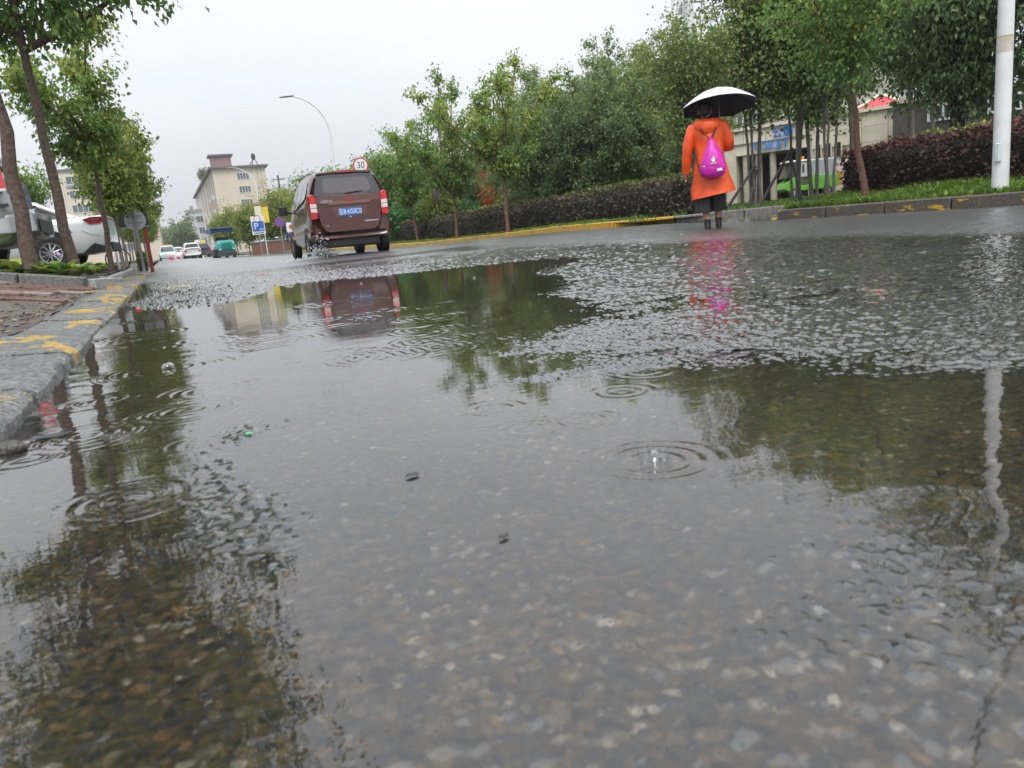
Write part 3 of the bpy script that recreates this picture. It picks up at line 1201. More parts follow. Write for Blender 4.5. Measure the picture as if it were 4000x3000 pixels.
def grass(name, n, xr, yr, zf, label, h=.09, seed=0, broad=0.0, w=.006):
    r = np.random.default_rng(seed)
    x = r.uniform(*xr, n)
    y = r.uniform(*yr, n)
    cl = vnoise(x * 2.2, y * 2.2, seed + 1)
    keep = r.random(n) < .35 + .9 * cl
    x, y, cl = x[keep], y[keep], cl[keep]
    n = len(x)
    z = zf(x, y)
    hh = h * (.5 + .9 * cl) * r.uniform(.6, 1.3, n)
    a = r.random(n) * 2 * pi
    ln = r.uniform(.2, .9, n) * hh
    br = r.random(n) < broad
    ww = np.where(br, w * 3.2, w)
    px_, py_ = -np.sin(a) * ww, np.cos(a) * ww
    b0 = np.stack([x, y, z - .01], 1)
    tip = np.stack([x + np.cos(a) * ln, y + np.sin(a) * ln, z + hh], 1)
    mid = b0 + (tip - b0) * .5 + np.array([0, 0, 1.]) * (hh * .18)[:, None]
    s_ = np.stack([px_, py_, np.zeros(n)], 1)
    V = np.stack([b0 - s_ * .5, mid + s_, tip, mid - s_], 1).reshape(-1, 3)
    V[0::4] = b0
    k = np.arange(n) * 4
    F = np.concatenate([np.stack([k, k + 1, k + 2], 1), np.stack([k, k + 2, k + 3], 1)])
    sh = np.clip(.6 * r.random(n) + .4 * cl, 0, 1)
    o = np_mesh(name, V, F, LF_GRASS, None, smooth=False, shade=np.repeat(sh, 4))
    return tag(o, label, 'grass', kind='stuff')


# ---------------------------------------------------------------- right side planting
grass('verge_grass', 15000, (9.1, 10.5), (4.6, 9.68), verge_z, 'clover and grass on the verge in front of the right hedge', h=.085, seed=1, broad=.5, w=.009)
grass('verge_grass', 14000, (9.12, 10.4), (13.9, 40), verge_z, 'grass strip between the yellow kerb and the long hedge', h=.10, seed=2, w=.012)
grass('lawn_grass', 15000, (10.3, 27), (13.6, 26), verge_z, 'short lawn under the multi-stemmed trees', h=.07, seed=3, w=.018)

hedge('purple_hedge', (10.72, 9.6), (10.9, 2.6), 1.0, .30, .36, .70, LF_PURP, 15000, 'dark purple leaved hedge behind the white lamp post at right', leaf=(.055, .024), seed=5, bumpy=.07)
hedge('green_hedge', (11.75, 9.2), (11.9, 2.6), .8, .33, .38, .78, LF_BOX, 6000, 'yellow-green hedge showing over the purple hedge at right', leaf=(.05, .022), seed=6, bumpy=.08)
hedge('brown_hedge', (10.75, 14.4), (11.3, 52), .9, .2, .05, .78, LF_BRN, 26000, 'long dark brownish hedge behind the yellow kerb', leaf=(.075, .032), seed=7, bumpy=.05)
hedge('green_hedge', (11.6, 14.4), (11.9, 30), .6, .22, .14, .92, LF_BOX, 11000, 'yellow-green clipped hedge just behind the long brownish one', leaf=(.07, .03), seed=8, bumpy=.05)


def gz(x, y):
    return float(verge_z(np.array([float(x)]), np.array([float(y)]))[0])


# street trees beside the road
def place(root, u, v, d, z=None):
    p = at(u, v, d)
    root.location = (p.x, p.y, gz(p.x, p.y) if z is None else z)
    return root


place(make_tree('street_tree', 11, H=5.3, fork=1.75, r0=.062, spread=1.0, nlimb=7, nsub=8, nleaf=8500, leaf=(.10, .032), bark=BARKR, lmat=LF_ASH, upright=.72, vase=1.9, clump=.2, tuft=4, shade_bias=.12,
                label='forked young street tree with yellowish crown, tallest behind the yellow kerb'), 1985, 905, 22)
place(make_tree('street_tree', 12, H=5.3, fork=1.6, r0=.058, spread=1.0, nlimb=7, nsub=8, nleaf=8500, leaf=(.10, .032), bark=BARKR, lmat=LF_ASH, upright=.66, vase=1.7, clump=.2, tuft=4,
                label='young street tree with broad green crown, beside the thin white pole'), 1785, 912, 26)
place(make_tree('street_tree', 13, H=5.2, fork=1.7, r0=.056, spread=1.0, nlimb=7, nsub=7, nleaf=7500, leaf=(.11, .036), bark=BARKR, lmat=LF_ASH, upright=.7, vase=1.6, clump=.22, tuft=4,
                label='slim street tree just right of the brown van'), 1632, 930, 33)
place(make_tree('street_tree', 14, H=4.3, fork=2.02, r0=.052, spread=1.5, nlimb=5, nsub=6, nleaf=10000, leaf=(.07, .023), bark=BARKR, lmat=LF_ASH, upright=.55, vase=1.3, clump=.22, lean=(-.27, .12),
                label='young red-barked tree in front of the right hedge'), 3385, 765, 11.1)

# thicket
TK = [make_tree('thicket_tree', 21, H=6.3, fork=1.3, r0=.06, spread=1.15, nlimb=5, nsub=12, nleaf=12000, leaf=(.085, .032), bark=BARK2, lmat=LF_DARK, upright=1.0, clump=.2, tuft=4, droop=.3),
      make_tree('thicket_tree', 22, H=7.0, fork=1.2, r0=.055, spread=.95, nlimb=6, nsub=12, nleaf=12000, leaf=(.085, .032), bark=BARK2, lmat=LF_DARK, upright=1.05, clump=.19, tuft=4, droop=.3),
      make_tree('thicket_tree', 23, H=5.2, fork=1.0, r0=.05, spread=1.25, nlimb=5, nsub=12, nleaf=12000, leaf=(.085, .034), bark=BARK2, lmat=LF_MAPLE, upright=.85, clump=.22, tuft=4, droop=.3),
      make_tree('thicket_tree', 24, H=4.2, fork=.7, r0=.05, spread=1.4, nlimb=6, nsub=12, nleaf=12000, leaf=(.09, .037), bark=BARK2, lmat=LF_DEEP, upright=.7, clump=.25, tuft=4, droop=.3)]
TL = ['tall pointed green tree in the thicket', 'slender grey-green spire in the thicket',
      'rounded olive tree in the thicket', 'low dark bushy tree in the thicket']
spots = [  # u of trunk, depth, kind, scale
    (2120, 27, 3, 1.0), (2240, 25, 3, 1.05), (2370, 23.5, 3, 1.0), (2060, 32, 2, 1.05), (2170, 30, 1, 1.0), (2290, 29, 2, 1.0), (2420, 27, 1, .92), (2350, 32, 0, 1.1),
    (2520, 26, 2, 1.05), (2580, 30, 0, 1.08), (2490, 33, 1, 1.1), (2230, 36, 1, 1.08), (2100, 38, 0, 1.15), (2000, 40, 2, 1.15), (1950, 46, 0, .95), (1880, 44, 3, 1.0), (1900, 52, 2, 1.1),
    (2660, 28, 1, .85), (2730, 31, 0, .9), (2790, 47, 2, 1.7), (2870, 49, 1, 1.4), (2490, 24, 3, .95)]
used = [0, 0, 0, 0]
for u, d, k, s in spots:
    p = at(u, 885 - (u - 1934) * .0945, d)
    rz = random.random() * 6.28
    loc = (p.x, p.y, gz(p.x, p.y))
    if not used[k]:
        used[k] = 1
        TK[k].location = loc
        TK[k].rotation_euler = (0, 0, rz)
        TK[k].scale = (s, s, s)
        tag(TK[k], TL[k], 'tree', 'thicket trees behind the long hedge')
    else:
        c = plant_copy(TK[k], loc, rz, s, TL[k], 'thicket trees behind the long hedge')

# multi-stemmed trees on the lawn, their supports
MS = [make_tree('lawn_tree', 31, H=6.0, fork=2.3, r0=.075, stems=4, spread=1.15, nlimb=6, nsub=8, nleaf=12000, leaf=(.10, .042), bark=BARK2, lmat=LF_MAPLE, upright=.8, clump=.33, low=1.9, droop=.3),
      make_tree('lawn_tree', 32, H=6.8, fork=2.9, r0=.06, stems=3, spread=1.1, nlimb=6, nsub=8, nleaf=12000, leaf=(.10, .042), bark=BARK2, lmat=LF_DARK, upright=.85, clump=.32, low=2.7, droop=.3)]
mspots = [(2720, 812, 18.5, 0, .74, 'multi-stemmed tree just left of the person in orange', 0), (2954, 792, 20, 0, 1.05, 'multi-stemmed tree with pale trunks just right of the person', 1), (3111, 770, 20.5, 1, 1.05, 'two-trunked tree in front of the green utility vehicle', 1),
          (3236, 760, 19, 1, 1.0, 'slender pale-trunked tree at the near end of the right hedge', 1), (3180, 765, 26, 0, 1.15, 'leaning tree beside the grey box of the green vehicle', 1),
          ]
mu = [0, 0]
for u, v, d, k, s, lab, _ in mspots:
    p = at(u, v, d)
    loc = (p.x, p.y, gz(p.x, p.y))
    if not mu[k]:
        mu[k] = 1
        t_ = MS[k]
        t_.location, t_.scale = loc, (s, s, s)
        tag(t_, lab, 'tree', 'trees on the lawn')
    else:
        plant_copy(MS[k], loc, random.random() * 6.28, s, lab, 'trees on the lawn')
STAKE = mat('dark_stake', (.03, .026, .024), rough=.6, var=.2)
for i, (a, b_, lab) in enumerate([((2837, 798, 19), (2945, 655, 19.6), 'dark diagonal tree support right beside the person'), ((2965, 760, 19.5), (3090, 585, 20.2), 'dark diagonal tree support in front of the toilet entrance'),
                                  ((3135, 745, 20), (3085, 600, 20.3), 'dark tree support leaning left by the green vehicle'), ((2925, 798, 19.7), (2955, 670, 20), 'short dark support at the foot of the pale trunks')]):
    p0, p1 = at(*a), at(*b_)
    p0.z = gz(p0.x, p0.y)
    mb = MB()
    mb.tube([p0, p0.lerp(p1, .5), p1], [.038, .034, .03], 8)
    mb.tube([p1 - Vector((.0, 0, .02)), p1 + Vector((.05, 0, .03))], .045, 8)
    tag(mb.build('tree_support', STAKE, smooth=True), lab, 'support', 'tree supports on the lawn')

# big dark trees at the right edge
bt = make_tree('large_tree', 41, H=8.5, fork=2.1, r0=.2, spread=2.3, nlimb=6, nsub=9, nleaf=26000, leaf=(.13, .035), bark=mat('bark_black', (.035, .03, .026), rough=.8, var=.3, scale=20, bump=.8), lmat=LF_DEEP, upright=.55, clump=.5, tuft=6, droop=.7,
               label='large dark drooping tree behind the right hedge and lamp post')
place(bt, 3735, 640, 17)
p = at(4150, 660, 15)
plant_copy(bt, (p.x, p.y, gz(p.x, p.y)), 2.1, .95, 'large dark tree at the right edge beyond the white lamp post')
pt = make_tree('pale_tree', 42, H=8.5, fork=3.2, r0=.1, spread=1.9, nlimb=6, nsub=9, nleaf=17000, leaf=(.11, .045), bark=BARK2, lmat=LF_DARK, upright=.8, clump=.42, low=3.5, label='leafy green tree over the stone wall beside the red roof')
place(pt, 3560, 700, 22)
for (u, d, s, lab) in [(3330, 27, 1.0, 'leafy tree above the wall left of the red roof'), (3120, 29, 1.05, 'leafy tree rising over the toilet sign'), (3640, 30, 1.1, 'bright leafy tree high up behind the large dark tree')]:
    p = at(u, 885 - (u - 1934) * .0945, d)
    plant_copy(pt, (p.x, p.y, gz(p.x, p.y)), random.random() * 6, s, lab)

# shrubs between the street trees
sh1 = make_tree('orange_shrub', 51, H=2.35, fork=.6, r0=.025, spread=.35, nlimb=3, nsub=5, nleaf=620, leaf=(.10, .04), lmat=LF_ORANGE, upright=.9, clump=.2, label='orange-leaved shrub between the forked tree and the white pole', cat='shrub')
place(sh1, 1920, 890, 31)
sh2 = make_tree('yellow_shrub', 52, H=2.3, fork=.4, r0=.03, spread=1.0, nlimb=5, nsub=7, nleaf=4000, leaf=(.12, .05), lmat=LF_ASHY, upright=.7, clump=.32, label='yellow-green shrub beside the edge-on road sign', cat='shrub')
place(sh2, 1740, 900, 34)
sh3 = make_tree('bright_shrub', 53, H=1.7, fork=.3, r0=.03, spread=.9, nlimb=5, nsub=7, nleaf=3600, leaf=(.2, .09), lmat=leaf_mat('fresh_leaves', [(0, (.03, .1, .025)), (.6, (.07, .19, .05)), (1, (.12, .26, .08))]), upright=.6, clump=.32, label='fresh green broad-leaved shrub behind the hedge, right of the van', cat='shrub')
place(sh3, 1600, 905, 38)
plant_copy(sh3, (*at(1830, 880, 34)[:2], gz(*at(1830, 880, 34)[:2])), 2., .8, 'fresh green shrub at the foot of the thin white pole')
rowk = [(1560, 42, 1.0), (1700, 46, 1.0), (1640, 50, 1.05), (1470, 48, .95), (1800, 55, 1.1), (1380, 56, 1.1), (1290, 60, 1.15)]
mid0 = make_tree('roadside_tree', 55, H=5.0, fork=1.2, r0=.07, spread=1.5, nlimb=6, nsub=8, nleaf=9000, leaf=(.15, .055), lmat=LF_ASH, upright=.75, clump=.45, shade_bias=-.08, label='', cat='tree')
for i, (u, d, s) in enumerate(rowk):
    p = at(u, 885 - (u - 1934) * .0945, d)
    loc = (p.x, p.y, gz(p.x, p.y))
    lab = 'green bushy tree behind the van'
    if i == 0:
        mid0.location = loc
        tag(mid0, lab, 'tree', 'bushy trees behind the van')
    else:
        plant_copy(mid0, loc, random.random() * 6, s, lab, 'bushy trees behind the van')

# yellow-green trees right of the far road, behind the signs
my = make_tree('sapling_tree', 56, H=4.3, fork=1.5, r0=.06, spread=1.45, nlimb=5, nsub=7, nleaf=6500, leaf=(.17, .06), lmat=LF_ASHY, upright=.65, clump=.45, label='', cat='tree')
my_sp = [(1190, 62, 1.05), (1110, 66, 1.1), (1150, 74, 1.25), (1060, 68, 1.0), (975, 70, .95), (930, 80, 1.05), (1000, 84, 1.1), (880, 95, 1.05), (1240, 70, 1.3)]
for i, (u, d, s) in enumerate(my_sp):
    p = at(u, 885 - (u - 1934) * .0945, d)
    loc = (p.x, p.y, -.1)
    lab = 'yellow-green tree behind the parking signs'
    if i == 0:
        my.location = loc
        tag(my, lab, 'tree', 'young trees behind the parking signs')
    else:
        plant_copy(my, loc, random.random() * 6, s, lab, 'young trees behind the parking signs')

# far end of the road
fr = make_tree('far_tree', 57, H=8.5, fork=1.5, r0=.15, spread=3.0, nlimb=7, nsub=8, nleaf=7000, leaf=(.4, .16), lmat=LF_DARK, upright=.6, clump=.8, label='round green tree at the far end of the road', cat='tree')
for i, (u, d, s, lab) in enumerate([(745, 190, 1.15, 'round green tree below the pale blue building'), (700, 230, 1.2, 'darker round tree in the middle of the far end'), (670, 260, 1.0, 'small far tree just right of the left roadside row'), (640, 300, 1.0, 'farthest tree closing the road'), (600, 210, .9, 'far tree at the end of the left roadside row'), (770, 250, .9, 'far tree behind the white parked car')]):
    p = at(u, 1007 - (u - 637) * .0945, d)
    if i == 0:
        fr.location = (p.x, p.y, -.3)
        fr.scale = (s,) * 3
        tag(fr, lab)
    else:
        plant_copy(fr, (p.x, p.y, -.3), i * 1.3, s, lab)

# ---------------------------------------------------------------- left side planting
GRAN = mat('grey_granite', (.16, .165, .165), rough=.4, var=.5, scale=60, bump=.9, bscale=70)
GRAN2 = mat('pale_granite', (.34, .34, .33), rough=.35, var=.2, scale=40, bump=.3)


def pz1(x):
    return float(pave_z(np.array([float(x)]), 0)[0])


ed = empty('planter_edging', (-.8, 9.88, pz1(-.8)), 0, 'grey granite edging blocks around the left planting bed', 'edging')


def edge_block(p0, p1, h, m, w=.12):
    d = Vector((p1[0] - p0[0], p1[1] - p0[1], 0))
    z0, z1 = pz1(p0[0]), pz1(p1[0])
    mb = MB()
    mb.rbox((0, 0, 0), (d.length - .012, w, h + .2), .012)
    o = mb.build('edging_block', m, ed)
    o.location = ((p0[0] + p1[0]) / 2 + .8, (p0[1] + p1[1]) / 2 - 9.88, (z0 + z1) / 2 + h / 2 - .1 - pz1(-.8))
    o.rotation_euler = (0, -atan2(z1 - z0, d.length), atan2(d.y, d.x))


edge_block((-3.0, 10.78), (-2.25, 10.5), .11, GRAN)
edge_block((-2.25, 10.5), (-1.5, 10.18), .11, GRAN)
edge_block((-1.5, 10.18), (-.84, 9.91), .11, GRAN)
edge_block((-.80, 9.94), (-.60, 10.33), .09, GRAN2)
edge_block((-.80, 12.4), (-1.75, 12.75), .06, GRAN2)
edge_block((-.66, 12.0), (-.62, 12.4), .05, GRAN2)
for k in range(10):
    edge_block((-.78, 12.45 + k * 1.0), (-.78, 13.45 + k), .055, GRAN2, .1)
SOIL = mat('bed_soil', (.05, .038, .028), rough=.8, var=.4, scale=15, bump=.9)
xs = np.linspace(-3.1, -.86, 14)
ys = np.linspace(10.03, 24, 60)
X, Y = np.meshgrid(xs, ys)
xf, yf = X.ravel(), Y.ravel()
yf = np.maximum(yf, 10.0 + (-.86 - xf) * .40)
tag(np_mesh('planting_bed', np.stack([xf, yf, pave_z(xf, yf) + .05 + (vnoise(xf * 3, yf * 3, 61) - .5) * .05], 1), grid_faces(len(xs), len(ys)), SOIL), 'soil of the left planting bed', kind='structure')


def make_hosta(seed, R=.3, n=16):
    r = np.random.default_rng(seed)
    root = empty('hosta_plant', (0, 0, 0))
    V, F, S = [], [], []
    for i in range(n):
        a = i * 2.399 + r.normal() * .3
        el = r.uniform(.75, 1.4)
        Ln = R * r.uniform(.7, 1.2)
        w = Ln * r.uniform(.15, .23)
        s0 = np.clip(r.random() ** 1.1, 0, 1)
        dh = np.array([cos(a), sin(a), 0])
        sd = np.array([-sin(a), cos(a), 0])
        b0 = len(V)
        for k in range(6):
            t = k / 5
            p = dh * Ln * t * cos(el * (1 - .3 * t)) + np.array([0, 0, 1]) * Ln * (t * sin(el) - .36 * t * t)
            ww = w * (sin(pi * min(1, t * .93 + .07)) ** .8) * (1 if t < 1 else 0) + .003
            V += [p - sd * ww + np.array([0, 0, ww * .35]), p, p + sd * ww + np.array([0, 0, ww * .35])]
            edge = np.clip(s0 * .5 + .5, 0, 1)
            S += [edge, s0 * .5 + .25, edge]
        for k in range(5):
            q = b0 + k * 3
            F += [(q, q + 1, q + 4, q + 3), (q + 1, q + 2, q + 5, q + 4)]
    np_mesh('leaves', np.array(V), np.array(F), LF_HOSTA, root, smooth=True, shade=np.array(S))
    return root


HS = [make_hosta(71, .30, 32), make_hosta(72, .28, 34), make_hosta(73, .32, 30)]
hspots = [(-.98, 10.62), (-1.25, 10.78), (-1.55, 10.92), (-1.85, 11.0), (-2.15, 11.15), (-1.1, 10.98), (-1.42, 11.15), (-1.75, 11.3), (-2.05, 11.45), (-2.4, 11.3), (-2.7, 11.42)]
far_h = [(-1.0 - .28 * (k % 2) - .1 * random.random(), 13.1 + k * .33) for k in range(26)]
hu = [0, 0, 0]
hspots = [(a, b_ - .38) for a, b_ in hspots]
for i, (x_, y_) in enumerate(hspots + far_h):
    k = i % 3
    near = i < len(hspots)
    s = random.uniform(.85, 1.15) * (1 if near else .62)
    lab = 'hosta clump behind the granite edging' if near else 'low yellow-green hosta in the strip further along the kerb'
    gp = 'hostas in the front of the left bed' if near else 'hostas further along the left bed'
    loc = (x_, y_, pz1(x_) + .045)
    if not hu[k]:
        hu[k] = 1
        HS[k].location, HS[k].scale = loc, (s,) * 3
        tag(HS[k], lab, 'plant', gp)
    else:
        plant_copy(HS[k], loc, random.random() * 6, s, lab, gp)
# dry flower stalks above the hostas
STK = mat('dry_stalk', (.09, .06, .045), rough=.8, var=.3)
LIL = mat('lilac_petal', (.45, .36, .6), rough=.5, var=.2)
for i, (x_, y_, h_, fl) in enumerate([(-1.95, 11.2, .62, 1), (-1.5, 11.1, .55, 0), (-1.32, 11.0, .66, 1), (-1.15, 10.9, .58, 0), (-.98, 10.8, .42, 1), (-2.25, 11.3, .7, 0)]):
    r_ = np.random.default_rng(80 + i)
    st = empty('flower_stalk', (x_, y_, pz1(x_) + .04), 0, 'dry brown flower stalk ' + ['with lilac bloom left of the first trunk', 'between the first two trunks, bare and bent', 'with lilac bloom near the white car wheel', 'bare, in front of the white car wheel', 'with lilac bloom right of the second trunk', 'tall and bare at the left edge'][i], 'stalk', 'dry stalks over the hostas')
    p = branch_path(r_, (0, 0, 0), (r_.normal() * .25, 0, 1), h_, 6, .1, .1)
    mb = MB().tube(p, [.005, .005, .005, .004, .004, .003, .002], 5)
    for q in range(7):
        c = p[min(6, 2 + q // 2)]
        mb.tube([c, c + r_.normal(size=3) * .03], [.004, .008], 5)
    mb.build('stem', STK, st, smooth=True)
    if fl:
        mb = MB()
        for q in range(3):
            c = Vector(p[6]) + Vector(r_.normal(size=3)) * .02
            mb.tube([c, c + Vector((.02, -.01, -.03)), c + Vector((.035, -.015, -.06))], [.004, .012, .022], 7)
        mb.build('bloom', LIL, st, smooth=True)

# left trees
lt = make_tree('roadside_tree', 61, H=9.0, fork=3.3, r0=.085, spread=2.2, nlimb=6, nsub=8, nleaf=16000, leaf=(.11, .038), bark=BARK, lmat=LF_ASH, upright=.5, clump=.5, lean=(-.03, 0), low=4.3, label='thick brown trunk nearest the left edge, crown out of view')
lt.location = (-1.37, 10.42, pz1(-1.37) + .05)
tb = make_tree('roadside_tree', 62, H=8.0, fork=2.72, r0=.068, spread=1.1, nsub=7, nleaf=12000, leaf=(.095, .028), bark=BARK, lmat=LF_ASH, upright=.35, clump=.27, shade_bias=-.02, lean=(-.02, .02), tuft=4, droop=.75, low=2.85,
               limbs=[((.85, -.12, .36), 2.3, (0, 0, -.05)), ((-.7, .1, .55), 1.2, (0, 0, .1)), ((.02, 0, 1), 4.6, (0, 0, 0)), ((.5, .3, .9), 3.6, (0, 0, .5)), ((-.4, -.2, .9), 3.4, (0, 0, .6)), ((.6, -.2, .8), 3.0, (0, 0, 1.0))],
               label='brown trunk with one long branch reaching right over the road, second from the left')
tb.location = (-1.0, 11.0, pz1(-.98) + .05)
tcx = make_tree('roadside_tree', 63, H=4.35, fork=2.1, r0=.055, spread=.95, nlimb=5, nsub=7, nleaf=8500, leaf=(.085, .028), bark=BARK, lmat=LF_ASH, upright=.75, clump=.19, tuft=4, vase=1.3, shade_bias=.1, low=1.85, label='leafy young tree with full crown, third trunk from the left')
tcx.location = (-.90, 16.0, pz1(-.9) + .04)
td = make_tree('roadside_tree', 64, H=3.6, fork=1.55, r0=.045, spread=.95, nlimb=5, nsub=7, nleaf=8500, leaf=(.085, .03), bark=BARK2, lmat=LF_ASHY, upright=.7, clump=.2, tuft=4, vase=1.2, shade_bias=.05, low=1.1, label='small yellow-green tree left of the round white sign back')
td.location = (-.86, 20.2, pz1(-.86))
plant_copy(td, (-.62, 23.2, .1), 1.7, 1.02, 'small yellow-green tree right of the round white sign back')
plant_copy(td, (-1.0, 26.5, .12), 3.7, 1.05, 'small yellow-green tree third in the left cluster')
te = plant_copy(td, (-.75, 31, .1), 2.2, 1.0, 'yellow-green tree just beyond the round shrub')
for k in range(9):
    plant_copy(td, (-1.0 - .4 * (k % 3), 37 + 8 * k, .05), k * 1.1, 1.0 + .09 * k, 'small tree in the far left row', 'left row receding to the far end')
dk = plant_copy(mid0, (-3.6, 27, .3), 2.2, .62, 'dark green bush behind the white car and the sign posts')
dk2 = plant_copy(my, (-5.4, 24, .3), 1.2, .62, 'yellowish bush behind the spoiler of the white car')
rs = hedge('round_shrub', (-.62, 23.2), (-.42, 23.2), .42, .08, .08, .44, LF_BOX, 1500, 'small clipped dark green shrub at the foot of the red post', leaf=(.05, .02), seed=9, bias=-.1)
rs['category'] = 'shrub'

# ---------------------------------------------------------------- shared materials
WHITE = mat('white_paint', (.78, .79, .79), rough=.3, var=.05, scale=2, coat=.3)
WHITEM = mat('white_enamel', (.72, .74, .74), rough=.35, var=.08, scale=5)
BLACKP = mat('black_plastic', (.015, .015, .016), rough=.45, var=.2)
RUBBER = mat('tyre_rubber', (.018, .018, .018), rough=.7, var=.2)
ALLOY = mat('alloy', (.55, .56, .57), rough=.3, metal=.9, var=.1)
GLASSD = glass_mat('tinted_glass', (.02, .024, .026))
REDL = mat('red_lens', (.55, .012, .02), rough=.12, var=.15, scale=30, coat=.6)
CLEARL = mat('clear_lens', (.75, .72, .70), rough=.15, var=.15, scale=40, coat=.6)
STEEL = mat('grey_steel', (.32, .33, .34), rough=.4, metal=.6, var=.15)
DARKM = mat('dark_metal', (.03, .035, .04), rough=.5, var=.2)
BLUES = mat('sign_blue', (.03, .12, .45), rough=.35, var=.05)
REDS = mat('sign_red', (.6, .03, .04), rough=.35, var=.05)
YELS = mat('sign_yellow', (.75, .58, .06), rough=.4, var=.08)
BLKT = mat('sign_black', (.015, .015, .015), rough=.5, var=.05)


def wheel(parent, c, r=.31, w=.19, side=-1, spokes=5):
    """wheel with axis along local X at c; side is the outer face direction"""
    root = MB()
    rings = []
    for (dx, rr) in ((-.5, .62), (-.5, .9), (-.38, 1), (.38, 1), (.5, .9), (.5, .62)):
        rings.append([(c[0] + dx * w, c[1] + cos(a) * r * rr, c[2] + sin(a) * r * rr) for a in np.linspace(0, 2 * pi, 28, endpoint=False)])
    root.loft(rings, caps=False)
    o = root.build('wheel', RUBBER, parent, smooth=True, angle=30)
    m = MB()
    xo = c[0] + side * w * .36
    m.tube([(xo - .012, c[1], c[2]), (xo + .012, c[1], c[2])], .06, 12)
    rim = []
    for (dx, rr) in ((-.01, .56), (.015 * side, .64), (.015 * side, .60), (-.01, .54)):
        rim.append([(xo + dx, c[1] + cos(a) * r * rr, c[2] + sin(a) * r * rr) for a in np.linspace(0, 2 * pi, 24, endpoint=False)])
    m.loft(rim, caps=False)
    for k in range(spokes):
        a = 2 * pi * k / spokes + .3
        m.tube([(xo, c[1] + cos(a) * .04, c[2] + sin(a) * .04), (xo, c[1] + cos(a) * r * .6, c[2] + sin(a) * r * .6)], [.022, .016], 5)
    m.build('rim', ALLOY, o, smooth=True, angle=40)
    d = MB()
    xb = c[0] + side * w * .2
    d.tube([(xb - .004, c[1], c[2]), (xb + .004, c[1], c[2])], r * .6, 24)
    d.build('brake_disc', DARKM, o)
    return o


def car_ring(y, zb, wb, zm, wm, zt, wt, shear=None):
    """closed section of a car body at length station y"""
    half = [(0, zb), (wb * .7, zb), (wb * .95, zb + .03), (wb, zb + .12), (wm, zb + (zm - zb) * .5), (wm, zm - .04), (wm * .985, zm),
            (wm + (wt - wm) * .5, zm + (zt - zm) * .5), (wt + .015, zt - .075), (wt - .03, zt - .022), (wt * .72, zt), (0, zt + .008)]
    pts = half + [(-a, b_) for a, b_ in reversed(half[1:-1])]
    sh = shear or (lambda z: 0)
    return [(a, y + sh(b_), b_) for a, b_ in pts]


# ---------------------------------------------------------------- brown van
VAN = mat('brown_van_paint', (.088, .030, .023), rough=.25, var=.12, scale=3, coat=.5)
VANL = mat('brown_van_light', (.135, .056, .043), rough=.3, var=.1, scale=3, coat=.4)
van = empty('van', (3.70, 16.35, .008), -.03, 'brown minivan seen from behind, driving through the wet', 'van')
van.scale = (1.0, 1.0, .945)


def vsh(z):
    return max(0, z - 1.30) * .30 + max(0, .62 - z) * -.06


body = MB()
body.loft([car_ring(.06, .40, .74, 1.28, .76, 1.74, .60, vsh), car_ring(.0, .40, .79, 1.30, .81, 1.77, .625, vsh), car_ring(.10, .37, .82, 1.31, .835, 1.82, .65, vsh),
           car_ring(.6, .30, .83, 1.20, .845, 1.86, .66), car_ring(1.6, .26, .83, 1.12, .85, 1.865, .67), car_ring(2.4, .26, .83, 1.08, .85, 1.83, .66),
           car_ring(2.85, .26, .83, 1.06, .84, 1.72, .62), car_ring(3.45, .27, .82, 1.03, .80, 1.12, .66), car_ring(4.05, .30, .78, .92, .72, .98, .58), car_ring(4.25, .34, .66, .72, .6, .78, .45)])
body.build('body', VAN, van, smooth=True, angle=55)
# plastic roof rails
for s in (-1, 1):
    MB().tube([(s * .6, .55, 1.845), (s * .6, .7, 1.90), (s * .61, 2.2, 1.90), (s * .61, 2.4, 1.83)], .016, 6).build('roof_rail', STEEL, van, smooth=True)


def rear(a, z, off):
    return Vector((a, vsh(z) - .012 - off, z))


def side_fn(s):
    def f(yv, z, off):
        zm = 1.31 - .10 * min(1, yv)
        t = max(0, min(1, (z - zm) / (1.80 - zm)))
        return Vector((s * (.842 - .185 * t + .006 + off), yv, z))
    return f


def panel(pts, fn, th, name, m, parent, bevel=0.0, off=0.0):
    mb = MB()
    mb.prism(pts, lambda a, b_, o: fn(a, b_, o + off), th)
    return mb.build(name, m, parent, bevel=bevel)


tg = panel([(-.56, .60), (-.62, .72), (-.66, 1.0), (-.665, 1.30), (.665, 1.30), (.66, 1.0), (.62, .72), (.56, .60), (.48, .55), (-.48, .55)], rear, .014, 'tailgate', VAN, van, .006)
panel([(-.665, 1.17), (-.67, 1.325), (.67, 1.325), (.665, 1.17)], rear, .02, 'upper_panel', VANL, tg, .006)
panel([(-.70, 1.335), (-.625, 1.60), (-.585, 1.765), (-.2, 1.80), (.2, 1.80), (.585, 1.765), (.625, 1.60), (.70, 1.335), (.3, 1.318), (-.3, 1.318)], rear, .012, 'rear_window', GLASSD, van, .005)
panel([(-.50, 1.42), (-.47, 1.66), (-.42, 1.70), (.42, 1.70), (.47, 1.66), (.50, 1.42), (.40, 1.38), (-.40, 1.38)], rear, .003, 'heated_glass', glass_mat('hazy_glass', (.075, .065, .072), .12), van, 0, .0125)
mb = MB()
mb.tube([rear(-.05, 1.365, .03), rear(.05, 1.375, .035), rear(.32, 1.40, .03)], [.014, .012, .007], 6)
mb.build('rear_wiper', BLACKP, van, smooth=True)
mb = MB()
mb.prism([(-.58, 1.785), (-.56, 1.83), (0, 1.865), (.56, 1.83), (.58, 1.785), (0, 1.815)], lambda a, z, o: Vector((a, .10 + o, z)), .22)
sp = mb.build('roof_spoiler', VANL, van, bevel=.008)
